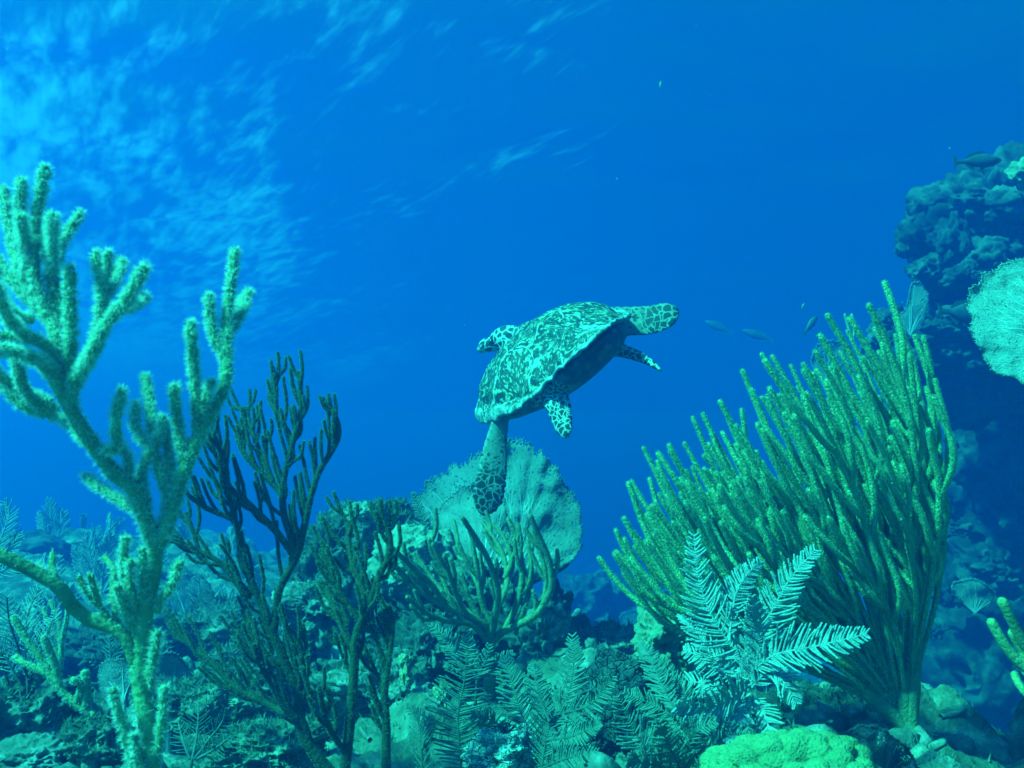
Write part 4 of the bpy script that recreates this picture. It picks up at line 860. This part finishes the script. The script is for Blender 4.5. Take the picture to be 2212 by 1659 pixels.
# ---------------------------------------------------------------- reef pillar on the right
def pillar():
    rng = np.random.default_rng(17); Y = 6.0; base = P(2230, 1500, Y)
    root = thing('reef_pillar', 'tall shadowed coral pillar with bulging lobes, filling the right edge', 'reef', (base[0], base[1], gz(base[0], base[1])))
    k = Y / FD
    m = MB()
    for i, (px, py, w_, h_, dy) in enumerate([(2185, 520, 350, 340, .0), (2165, 760, 390, 280, .15), (2230, 960, 380, 420, 1.2), (2220, 1230, 440, 460, 1.4), (2200, 1520, 620, 520, 1.2), (2360, 900, 420, 900, 1.2)]):
        c = P(px, py, Y + dy); lump(m, c, (w_ * k / 2, w_ * k / 2, h_ * k / 2), 60 + i, sub=6, rough=.28, freq=2.4)
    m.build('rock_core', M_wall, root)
    lobes = [(2120, 400, 110, 55, 0), (2030, 450, 120, 90, -.1), (1985, 520, 85, 95, -.15), (2055, 520, 60, 90, -.4), (2095, 440, 80, 50, -.35), (2030, 580, 70, 60, -.25), (1995, 590, 55, 50, -.2), (2170, 450, 100, 70, -.4), (2200, 410, 80, 60, -.2),
             (2080, 600, 70, 50, -.45), (2140, 560, 100, 80, -.45), (2190, 620, 90, 70, -.5), (1930, 690, 60, 50, -.1), (1960, 720, 70, 45, -.15), (2020, 720, 90, 50, -.35), (2090, 700, 110, 60, -.4), (2050, 770, 90, 60, -.3), (2000, 770, 60, 50, -.2), (2110, 790, 70, 60, -.35),
             (1905, 725, 50, 60, 0), (1890, 770, 60, 60, .1)]
    for i, (px, py, w_, h_, dy) in enumerate(lobes):
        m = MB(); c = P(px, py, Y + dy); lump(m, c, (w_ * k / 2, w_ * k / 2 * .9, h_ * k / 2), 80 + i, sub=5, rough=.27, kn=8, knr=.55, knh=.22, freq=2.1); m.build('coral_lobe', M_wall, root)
    m = MB()
    for i in range(30):      # crusts and small plates over the lower face
        px = 1985 + rng.random() * 240; py = 820 + rng.random() * 760
        if px < 2110 and py < 1060: continue
        c = P(px, py, Y + .5 + rng.normal() * .1); s_ = (10 + 20 * rng.random()) * k; lump(m, c, (s_, s_ * .8, s_ * (.5 + .6 * rng.random())), 120 + i, sub=4, rough=.6, freq=2.2)
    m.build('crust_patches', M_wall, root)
    # bright cap at the very edge
    rock('encrusting_coral', 'bright lit coral cap on the pillar, cut by the right edge', 'stony coral', 2216, 378, 4.6, 60, 55, 71, [M_knob], rough=.3, kn=10, knr=.5, knh=.3)
pillar()

# ---------------------------------------------------------------- fish
def fish(name, label, cx, cy, Y, length, ang, seed, mats, group=None, flip=1, yaw=0.2, depth=.30, cat='fish'):
    """length in reference units; ang = picture tilt (deg, nose up positive), flip=1 nose right"""
    k = Y / FD; L = length * k; c = P(cx, cy, Y); rng = np.random.default_rng(seed)
    X = np.array((1, 0, 0.)); S = 25; m = MB(); t = np.linspace(0, 1, S)
    hp = depth * L * .5 * np.interp(t, [0, .06, .2, .38, .6, .82, .9, 1], [.06, .35, .8, 1, .82, .3, .26, .3]); wp = hp * np.interp(t, [0, .3, .8, 1], [.7, .5, .4, .2]); xx = (.5 - t) * L
    a = np.linspace(0, 2 * np.pi, 14, endpoint=False)
    V = np.stack([np.broadcast_to(xx[:, None], (S, 14)), wp[:, None] * np.sin(a), hp[:, None] * np.cos(a) * np.where(np.cos(a) < 0, .92, 1)], -1)
    i = np.arange(S - 1)[:, None] * 14; j = np.arange(14)[None]; m.add(V.reshape(-1, 3), np.stack([i + j, i + (j + 1) % 14, i + 14 + (j + 1) % 14, i + 14 + j], -1).reshape(-1, 4))
    m.add(np.vstack([V[0], [[.5 * L + .01 * L, 0, 0]]]), np.stack([np.arange(14), np.full(14, 14), (np.arange(14) + 1) % 14], 1))
    def fin(poly, th):
        q = np.array(poly, float) * L; n = len(q); f_ = MB()
        v = np.vstack([np.stack([q[:, 0], np.full(n, th), q[:, 1]], 1), np.stack([q[:, 0], np.full(n, -th), q[:, 1]], 1)])
        tr = [(0, b, b + 1) for b in range(1, n - 1)]; f_.add(v, tr + [(n, n + b + 1, n + b) for b in range(1, n - 1)]); f_.add(v, [(b, (b + 1) % n, n + (b + 1) % n, n + b) for b in range(n)]); return f_
    Rz = Matrix.Rotation(yaw, 3, 'Z'); Ry = Matrix.Rotation(-R_(ang), 3, 'Y'); M3 = np.array(Ry @ Rz)
    root = thing(name, label, cat, c, group)
    def fix(q):
        for z in range(len(q.v)):
            v = q.v[z].copy(); v[:, 0] *= 1
            v = v @ M3.T; v[:, 0] *= flip; q.v[z] = v + c
        return q
    fix(m).build('body', mats, root)
    for nm, poly in (('tail_fin', [(-.44, 0), (-.47, .05), (-.60, .15), (-.565, 0), (-.60, -.14), (-.47, -.05)]), ('dorsal_fin', [(.18, .13), (.12, .20), (-.02, .19), (-.2, .16), (-.34, .06), (-.3, .03), (0, .09)]), ('anal_fin', [(-.12, -.10), (-.2, -.17), (-.33, -.07), (-.3, -.03)]), ('pelvic_fin', [(.12, -.12), (.02, -.20), (-.02, -.12)])):
        d = depth / .30; fix(fin([(x, z * (d if 'tail' not in nm else 1)) for x, z in poly], .004 * L)).build(nm, mats, root)
    for s in (1, -1):
        q = MB(); v, f = ico(2); q.add(v * .018 * L + np.array((.36 * L, s * wp[3] * .92, .03 * L)), f); fix(q).build('eye', M_eye, root)
    return root
fish('snapper', 'grey-green snapper swimming right, just above the reef pillar', 2116, 348, 4.3, 112, 6, 1, M_fish)
fish('snapper', 'faint yellow-tailed fish pointing up beside the green rod tips', 1752, 700, 7.0, 52, 52, 2, M_fish)
fish('snapper', 'faint silhouetted fish right of the turtle, the farther left of two', 1550, 706, 12.5, 60, 28, 3, M_fish, flip=-1)
fish('snapper', 'faint silhouetted fish right of the turtle, the nearer to the green rod', 1635, 724, 12.5, 66, 22, 4, M_fish, flip=-1)
fish('grunt', 'shadowy yellowish fish sheltering against the middle of the reef pillar', 2088, 678, 4.55, 120, -4, 5, M_fish, depth=.42)
fish('wrasse', 'tiny pale fish alone high in the blue water', 1427, 181, 4.0, 15, 75, 6, M_fishY)
fish('wrasse', 'small yellow fish hiding behind the dark finger rod stem', 617, 1415, 2.3, 26, 12, 7, M_fishY, depth=.22)
fish('wrasse', 'small yellow fish low in the dark finger rod fork', 598, 1516, 2.1, 20, -6, 8, M_fishY, depth=.22)
fish('wrasse', 'tiny faint fish in the water left of the reef pillar', 1735, 660, 6.0, 14, 60, 9, M_fishY)

# ---------------------------------------------------------------- hawksbill-like turtle
def turtle():
    YT_ = 2.68; W = .50; Lc = .64
    A = P(1355, 667, YT_ + .06); B_ = P(1062, 912, YT_ - .06)          # right and left corners of the shell rim
    Rv = norm(A - B_); Fv = np.array((-.318, .948, .021)); Fv = norm(Fv - Rv * (Fv @ Rv)); Uv = np.cross(Rv, Fv)
    W = np.linalg.norm(A - B_); s = W / .50; org = (A + B_) / 2
    M3 = np.stack([Rv, Fv, Uv], 1)                                      # local (x right, y forward, z up) -> world
    def wl(q): return np.asarray(q) @ M3.T * s + org
    def lw(q): return (np.asarray(q) - org) @ M3 / s
    root_mat = Matrix(np.vstack([np.hstack([M3 * s, org[:, None]]), [[0, 0, 0, 1]]]).tolist())
    # --- shell outline and height
    def half(y):    # half width along the length, y from -.36 (tail) to .28 (nape)
        return np.interp(y, [-.36, -.34, -.30, -.22, -.10, 0, .10, .18, .24, .27, .285], [.0, .022, .062, .125, .205, .243, .250, .232, .188, .125, .0])
    nr, na = 90, 300
    th = np.linspace(0, 2 * np.pi, na, endpoint=False); yc = -.02
    # outline by angle
    ys = np.concatenate([np.linspace(-.36, .285, 400)]); ox = np.concatenate([half(ys), -half(ys[::-1])]); oy = np.concatenate([ys, ys[::-1]])
    oa = np.unwrap(np.arctan2(ox, oy - yc)); o_ = np.argsort(np.arctan2(ox, oy - yc)); oa = np.arctan2(ox, oy - yc)[o_]; orad = np.hypot(ox, oy - yc)[o_]
    rad = np.interp(((th + np.pi) % (2 * np.pi)) - np.pi, oa, orad, period=2 * np.pi)
    back = sstep(np.abs(((th + np.pi) % (2 * np.pi)) - np.pi), 1.2, 2.2)
    tooth = np.abs(((th / (2 * np.pi) * 26) % 1) - .5) * 2
    rad = rad * (1 - .03 * back * tooth)
    r = np.linspace(0, 1, nr) ** .85; Rr, Th = np.meshgrid(r, th, indexing='ij'); RR = Rr * rad[None]
    x = RR * np.sin(Th); y = yc + RR * np.cos(Th)
    def zrim(y): return .055 * sstep(-y, .08, .36) + .02 * sstep(y, .12, .29)
    z = .134 * (1 - Rr ** (2.5 - .95 * back[None])) ** (.85 + .15 * back[None]) * (1 - .36 * sstep(-y, -.14, .32)) + zrim(y) * Rr ** 2
    z = z + .012 * np.exp(-(x / .02) ** 2) * (1 - Rr ** 3) - .012 * sstep(Rr, .80, .88) * (1 - sstep(Rr, .88, .97))
    # scutes: 5 vertebral, 4 + 4 costal, marginals
    cen = [(0, .235, 0), (0, .13, 0), (0, .01, 0), (0, -.11, 0), (0, -.225, 0)] + [(sx * a, b, 1) for sx in (1, -1) for a, b in ((.135, .185), (.165, .07), (.15, -.05), (.105, -.165))]
    nm_ = 25
    for kx in range(nm_):
        a = (kx + .5) / nm_ * 2 * np.pi; rr_ = np.interp(((a + np.pi) % (2 * np.pi)) - np.pi, oa, orad, period=2 * np.pi) * .965; cen.append((rr_ * math.sin(a), yc + rr_ * math.cos(a), 2))
    cen = np.array(cen); wt_ = np.where(cen[:, 2] == 2, .050, 0)
    q = np.stack([x.ravel(), y.ravel()], 1)
    wob = q + .004 * np.stack([vnoise(np.stack([q[:, 0] * 60, q[:, 1] * 60, 0 * q[:, 0]], 1), 2), vnoise(np.stack([q[:, 0] * 60, q[:, 1] * 60, 0 * q[:, 0]], 1), 3)], 1)
    d = np.hypot(wob[:, None, 0] - cen[None, :, 0], (wob[:, None, 1] - cen[None, :, 1]) * np.where(cen[None, :, 2] == 1, 1.15, 1)) + wt_[None] - np.where(cen[None, :, 2] == 0, .004, 0)
    srt = np.argsort(d, 1)[:, :2]; seam = d[np.arange(len(q)), srt[:, 1]] - d[np.arange(len(q)), srt[:, 0]]; own = srt[:, 0]
    c0 = cen[own]; focus = c0[:, :2] + np.stack([np.where(c0[:, 2] == 1, -np.sign(c0[:, 0]) * -.03, 0), np.where(c0[:, 2] < 2, -.05, 0)], 1)
    rel = q - focus; ang = np.arctan2(rel[:, 0], rel[:, 1]); dist = np.hypot(rel[:, 0], rel[:, 1])
    z = z + (.0045 * sstep(seam, 0, .014)).reshape(z.shape) + .0025 * fbm(np.stack([x.ravel() * 30, y.ravel() * 30, z.ravel() * 30], 1), 3, 6).reshape(z.shape) 
    top = np.stack([x, y, z], -1).reshape(-1, 3)
    # underside lip: goes in and slightly down from the rim
    lip = []
    for f_, dz in ((1.0, -.007), (.93, -.010), (.80, -.002)):
        lip.append(np.stack([x[-1] * f_, yc + (y[-1] - yc) * f_, z[-1] + dz], -1))
    V = np.vstack([top] + lip); rows = nr + 3
    i = np.arange(rows - 1)[:, None] * na; j = np.arange(na)[None]
    F = np.stack([i + j, i + na + j, i + na + (j + 1) % na, i + (j + 1) % na], -1).reshape(-1, 4)
    m = MB(); m.add(V, F); me = m.mesh('carapace')
    pad = np.zeros(3 * na)
    def attr(me, n, a):
        t = me.attributes.new(n, 'FLOAT', 'POINT'); t.data.foreach_set('value', np.asarray(a, np.float32))
    attr(me, 'seam', np.concatenate([seam, pad + .02])); attr(me, 'ang', np.concatenate([ang * (own * 0 + 1) + own * 2.3, pad])); attr(me, 'dist', np.concatenate([dist, pad])); attr(me, 'own', np.concatenate([own, pad]).astype(float))
    attr(me, 'rim', np.concatenate([Rr.ravel(), pad + 1])); attr(me, 'rear', np.concatenate([(back[None] * np.ones_like(Rr)).ravel() * sstep(-y.ravel(), .02, .30), pad + .6]))
    # --- body: torso, neck, head, flippers, tail joined to one skin
    mb = MB()
    def ell(c, sz, sub=4, rot=None):
        v, f = ico(sub); v = v * np.asarray(sz)
        if rot is not None: v = v @ np.array(rot.to_3x3()).T
        mb.add(v + np.asarray(c), f)
    def blade(pts, half_w, thick, chord, n=44, sec=22):
        """flipper: path, half widths and thickness along it; chord = direction across"""
        p = smooth_path(np.array(pts, float), n=n); u = np.linspace(0, 1, n); w_ = np.interp(u, np.linspace(0, 1, len(half_w)), half_w); t_ = np.interp(u, np.linspace(0, 1, len(thick)), thick)
        w_ = w_ * np.sqrt(np.clip(1 - np.clip((u - .86) / .14, 0, 1) ** 2, .02, 1))
        T = norm(np.gradient(p, axis=0)); C_ = np.array(chord, float); C_ = norm(C_[None] - T * (T @ C_)[:, None]); Nn = np.cross(T, C_)
        a = np.linspace(0, 2 * np.pi, sec, endpoint=False)
        v = p[:, None] + C_[:, None] * (np.cos(a)[None, :, None] * w_[:, None, None]) + Nn[:, None] * (np.sin(a)[None, :, None] * (t_[:, None, None] * (.55 + .45 * np.abs(np.sin(a))[None, :, None] ** 1)))
        i = np.arange(n - 1)[:, None] * sec; j = np.arange(sec)[None]
        mb.add(v.reshape(-1, 3), np.stack([i + j, i + (j + 1) % sec, i + sec + (j + 1) % sec, i + sec + j], -1).reshape(-1, 4))
        for e, fl in ((0, 1), (n - 1, -1)):
            cc = v[e].mean(0); vv = np.vstack([v[e], cc]); jj = np.arange(sec); tr = np.stack([jj, np.full(sec, sec), (jj + 1) % sec], 1)
            mb.add(vv, tr if fl > 0 else tr[:, ::-1])
        return p, w_
    # torso and plastron
    v, f = ico(5); v = v.copy(); yy = v[:, 1] * .29 - .015; hw = half(np.clip(yy, -.35, .28)) * .88
    rx = np.sqrt(np.clip(1 - v[:, 1] ** 2, 0.0001, 1)); px_ = np.where(rx > 1e-3, v[:, 0] / np.maximum(rx, 1e-3), 0); pz_ = np.where(rx > 1e-3, v[:, 2] / np.maximum(rx, 1e-3), 0)
    zz = np.where(pz_ < 0, -np.abs(pz_) ** .7 * (.060 - .02 * sstep(-yy, .1, .3)), pz_ * .022) * np.minimum(1, rx * 1.5) + zrim(yy) * .6
    mb.add(np.stack([px_ * hw * np.minimum(1, rx * 1.6), yy, zz], 1), f)
    ell((0, .27, .03), (.070, .10, .052)); ell((.02, .31, .06), (.050, .06, .043))
    hr = Matrix.Rotation(R_(39), 4, 'Z') @ Matrix.Rotation(R_(24), 4, 'X')
    HC = np.array((.040, .350, .098)); ell(HC, (.040, .064, .043), 4, hr)
    bk = np.array((hr @ Vector((0, .068, -.010)))[:]); ell(HC + bk, (.023, .038, .023), 4, hr); bk2 = np.array((hr @ Vector((0, .098, -.022)))[:]); ell(HC + bk2, (.012, .020, .014), 3, hr)
    # flippers are traced at their own depth, then carried into the turtle's frame
    def path(pts): return [lw(P(a, b, YT_ + dy)) for a, b, dy in pts]
    vw = norm(lw(org + np.array((0, -1, 0))) - lw(org))                        # towards the viewer, local
    def cd(a, b, tw=0.0): return norm(lw(P(*b, YT_)) - lw(P(*a, YT_)) + vw * tw * np.linalg.norm(lw(P(*b, YT_)) - lw(P(*a, YT_))))
    px2 = YT_ / FD / s
    FR = blade(path([(1255, 745, .10), (1310, 703, .10), (1350, 694, .09), (1385, 693, .08), (1425, 686, .06), (1466, 668, .05)]), np.array([36, 38, 39, 39, 39, 38, 36, 30]) * px2, [.015, .011, .008, .007, .006, .005], cd((1385, 660), (1392, 722), .35))
    FLp = blade(path([(1095, 850, -.02), (1082, 905, -.03), (1073, 950, -.04), (1066, 1005, -.06), (1057, 1060, -.09), (1042, 1114, -.11)]), np.array([18, 17, 21, 27, 32, 35, 35, 27]) * px2, [.013, .010, .008, .007, .006, .005], cd((1030, 1040), (1096, 1050), -.3))
    RR_ = blade(path([(1255, 760, -.10), (1300, 752, -.12), (1335, 756, -.13), (1370, 766, -.15), (1400, 780, -.18), (1430, 802, -.20)]), np.array([15, 17, 18, 16, 13, 9, 5]) * px2, [.022, .015, .010, .007, .006], cd((1365, 752), (1358, 782), .5))
    RL_ = blade(path([(1165, 850, -.10), (1190, 845, -.17), (1203, 868, -.20), (1212, 900, -.21), (1224, 948, -.22)]), np.array([18, 24, 29, 29, 26, 21, 14]) * px2, [.022, .015, .010, .007, .006], cd((1180, 880), (1232, 870), .3))
    tl = lw(np.array(P(1290, 790, YT_ - .25)))
    blade([(0, -.22, .0), (0, -.29, .012), (0, -.345, .018)], [.03, .02, .008], [.02, .014, .007], (1, 0, 0), 16, 14)
    skin = mb.mesh('body')
    tmp = bpy.data.objects.new('tmp', skin); COL.objects.link(tmp)
    rm = tmp.modifiers.new('r', 'REMESH'); rm.mode = 'VOXEL'; rm.voxel_size = .0042; rm.use_smooth_shade = True
    sm = tmp.modifiers.new('s', 'SMOOTH'); sm.factor = .5; sm.iterations = 2
    dg = bpy.context.evaluated_depsgraph_get(); dg.update(); body = bpy.data.meshes.new_from_object(tmp.evaluated_get(dg)); bpy.data.objects.remove(tmp); body.name = 'body'
    n = len(body.vertices); co = np.empty(n * 3, np.float32); body.vertices.foreach_get('co', co); co = co.reshape(-1, 3)
    body.polygons.foreach_set('use_smooth', np.ones(len(body.polygons), bool))
    front = np.zeros(n); rearf = np.zeros(n); along = np.zeros(n)
    for pw, arr in ((FR, front), (FLp, front), (RR_, rearf), (RL_, rearf)):
        p, w_ = pw; best = np.full(n, 9.0); ui = np.zeros(n)
        for k in range(len(p)):
            dd = np.linalg.norm(co - p[k], axis=1) / (w_[k] + .012); mk = dd < best; best[mk] = dd[mk]; ui[mk] = k / (len(p) - 1)
        inn = 1 - sstep(best, 1.0, 1.35); arr[:] = np.maximum(arr, inn * sstep(ui, .12, .25)); along[:] = np.where(inn > .3, ui, along)
    hd = 1 - sstep(np.linalg.norm(co - HC, axis=1), .10, .13)
    attr(body, 'front', front); attr(body, 'hindscale', np.maximum(rearf, hd)); attr(body, 'along', along); attr(body, 'headscale', 1 - sstep(np.linalg.norm(co - HC - bk * .4, axis=1), .065, .085))
    # --- materials
    ms = bpy.data.materials.new('turtle_shell'); ms.use_nodes = True; t = ms.node_tree; N = t.nodes; L = t.links; b = N['Principled BSDF']
    def at(nm): k = N.new('ShaderNodeAttribute'); k.attribute_name = nm; return k.outputs['Fac']
    def ma(op, a, c=None):
        k = N.new('ShaderNodeMath'); k.operation = op
        for s_, v_ in zip(k.inputs, (a, c)):
            if v_ is None: continue
            if isinstance(v_, (int, float)): s_.default_value = v_
            else: L.new(v_, s_)
        return k.outputs[0]
    def mrg(v_, a, c, d0=0, d1=1):
        k = N.new('ShaderNodeMapRange'); k.interpolation_type = 'SMOOTHSTEP'; L.new(v_, k.inputs['Value']); k.inputs['From Min'].default_value = a; k.inputs['From Max'].default_value = c; k.inputs['To Min'].default_value = d0; k.inputs['To Max'].default_value = d1; return k.outputs[0]
    def mixc(f_, a, c):
        k = N.new('ShaderNodeMix'); k.data_type = 'RGBA'; L.new(f_, k.inputs[0])
        for s_, v_ in ((k.inputs[6], a), (k.inputs[7], c)):
            if isinstance(v_, tuple): s_.default_value = (*v_, 1)
            else: L.new(v_, s_)
        return k.outputs[2]
    def noise(vec, sc_, det, dist=0): k = N.new('ShaderNodeTexNoise'); L.new(vec, k.inputs['Vector']); k.inputs['Scale'].default_value = sc_; k.inputs['Detail'].default_value = det; k.inputs['Roughness'].default_value = .6; k.inputs['Distortion'].default_value = dist; return k.outputs['Fac']
    cx = N.new('ShaderNodeCombineXYZ'); L.new(ma('MULTIPLY', at('ang'), 4.2), cx.inputs[0]); L.new(ma('MULTIPLY', at('dist'), 22), cx.inputs[1]); L.new(ma('MULTIPLY', at('own'), 1.7), cx.inputs[2])
    tc = N.new('ShaderNodeTexCoord'); ob = tc.outputs['Object']
    streak = noise(cx.outputs[0], 3.0, 7, .4); blot = noise(ob, 66, 4, .5); fine_ = noise(ob, 150, 3)
    pat = mrg(ma('ADD', ma('MULTIPLY', streak, .66), ma('MULTIPLY', blot, .36)), .525, .58)
    col = mixc(pat, (.018, .046, .034), (.29, .39, .24))
    grey = mixc(mrg(noise(ob, 48, 6), .36, .64), (.14, .22, .18), (.56, .66, .60))
    sc1 = N.new('ShaderNodeTexWave'); L.new(ob, sc1.inputs['Vector']); sc1.inputs['Scale'].default_value = 9; sc1.inputs['Distortion'].default_value = 14; sc1.inputs['Detail'].default_value = 3; sc1.inputs['Detail Scale'].default_value = 1.5
    scr = mrg(sc1.outputs['Fac'], .88, .97); sc2 = mrg(noise(ob, 22, 3), .47, .60); col = mixc(ma('MULTIPLY', ma('MULTIPLY', scr, sc2), .6), col, (.40, .50, .44))
    seamf = mrg(at('seam'), .0022, .0065, 1, 0); brk = mrg(noise(ob, 45, 3), .36, .5); col = mixc(ma('MULTIPLY', ma('MULTIPLY', seamf, brk), .9), col, (.38, .48, .42))
    alg = mrg(ma('ADD', ma('MULTIPLY', at('rear'), .50), ma('MULTIPLY', ma('SUBTRACT', noise(ob, 15, 6), .5), 3.4)), .52, .74)
    rimf = ma('MULTIPLY', mrg(at('rim'), .90, .97), mrg(noise(ob, 25, 4), .3, .55)); alg = ma('MAXIMUM', alg, ma('MULTIPLY', rimf, .6))
    col = mixc(alg, col, grey); L.new(col, b.inputs['Base Color']); b.inputs['Roughness'].default_value = .5; b.inputs['Specular IOR Level'].default_value = .3
    bp = N.new('ShaderNodeBump'); bp.inputs['Strength'].default_value = .5; bp.inputs['Distance'].default_value = .006; L.new(fine_, bp.inputs['Height']); L.new(bp.outputs[0], b.inputs['Normal'])
    mk = bpy.data.materials.new('turtle_skin'); mk.use_nodes = True; t = mk.node_tree; N = t.nodes; L = t.links; b = N['Principled BSDF']
    tc = N.new('ShaderNodeTexCoord'); ob = tc.outputs['Object']
    wn = N.new('ShaderNodeTexNoise'); wn.inputs['Scale'].default_value = 28; wn.inputs['Detail'].default_value = 3; L.new(ob, wn.inputs['Vector'])
    wm = N.new('ShaderNodeMix'); wm.data_type = 'VECTOR'; wm.inputs[0].default_value = .030; L.new(ob, wm.inputs[4]); L.new(wn.outputs['Color'], wm.inputs[5]); wv = wm.outputs[1]
    def voro(sc_, feat): k = N.new('ShaderNodeTexVoronoi'); k.feature = feat; k.inputs['Scale'].default_value = sc_; L.new(wv, k.inputs['Vector']); return k.outputs['Distance']
    base = mixc(mrg(noise(ob, 45, 6), .38, .66), (.03, .055, .045), (.17, .25, .19))
    bel = mixc(mrg(noise(ob, 40, 6), .42, .66), (.022, .042, .035), (.10, .16, .125))
    pale = mixc(mrg(noise(ob, 60, 4), .35, .65), (.12, .19, .14), (.20, .28, .205)); dark = (.012, .024, .016)
    thr = mrg(at('along'), .18, .70, .10, .46); sm_ = mrg(ma('SUBTRACT', voro(88, 'F1'), thr), -.10, .06, 1, 0); lg = mrg(voro(52, 'DISTANCE_TO_EDGE'), .035, .11)
    spots = N.new('ShaderNodeMix'); L.new(mrg(at('along'), .55, .72), spots.inputs[0]); L.new(sm_, spots.inputs[2]); L.new(lg, spots.inputs[3])
    fr = mixc(spots.outputs[0], pale, dark)
    hs = mixc(mrg(voro(70, 'DISTANCE_TO_EDGE'), .015, .15), (.40, .50, .43), (.022, .048, .040))
    col = mixc(at('front'), mixc(mrg(noise(ob, 9, 2), .4, .6), bel, base), fr); hc = mixc(mrg(voro(40, 'DISTANCE_TO_EDGE'), .03, .16), (.42, .52, .45), (.02, .045, .038)); col = mixc(at('hindscale'), col, hs); col = mixc(at('headscale'), col, hc); L.new(col, b.inputs['Base Color']); b.inputs['Roughness'].default_value = .6; b.inputs['Specular IOR Level'].default_value = .25
    bp = N.new('ShaderNodeBump'); bp.inputs['Strength'].default_value = .35; bp.inputs['Distance'].default_value = .004; L.new(voro(80, 'DISTANCE_TO_EDGE'), bp.inputs['Height']); L.new(bp.outputs[0], b.inputs['Normal'])
    root = thing('sea_turtle', 'sea turtle with mottled shell and scaly flippers swimming away in the open blue', 'turtle', (0, 0, 0)); root.matrix_world = root_mat
    me.materials.append(ms); body.materials.append(mk)
    for mm, nm in ((body, 'body'), (me, 'carapace')):
        o = bpy.data.objects.new(nm, mm); COL.objects.link(o); o.parent = root
    for sd_ in (1, -1):
        q_ = MB(); v, f = ico(3); q_.add(v * .0095 + HC + np.array((hr @ Vector((sd_ * .029, .044, .010)))[:]), f); e = q_.mesh('eye'); e.materials.append(M_eye); o = bpy.data.objects.new('eye', e); COL.objects.link(o); o.parent = root
turtle()
def specks():
    rng = np.random.default_rng(12); m = MB()
    for i in range(60):
        y = .8 + 3.2 * rng.random(); v, f = ico(1); c = P(2212 * rng.random(), 1500 * rng.random(), y)
        m.add(v * (.0004 + .0005 * rng.random()) * (.6 + .8 * rng.random(3)) + c, f)
    tag(m.build('drifting_specks', M_polA), 'pale specks drifting in the water', kind='stuff')
specks()
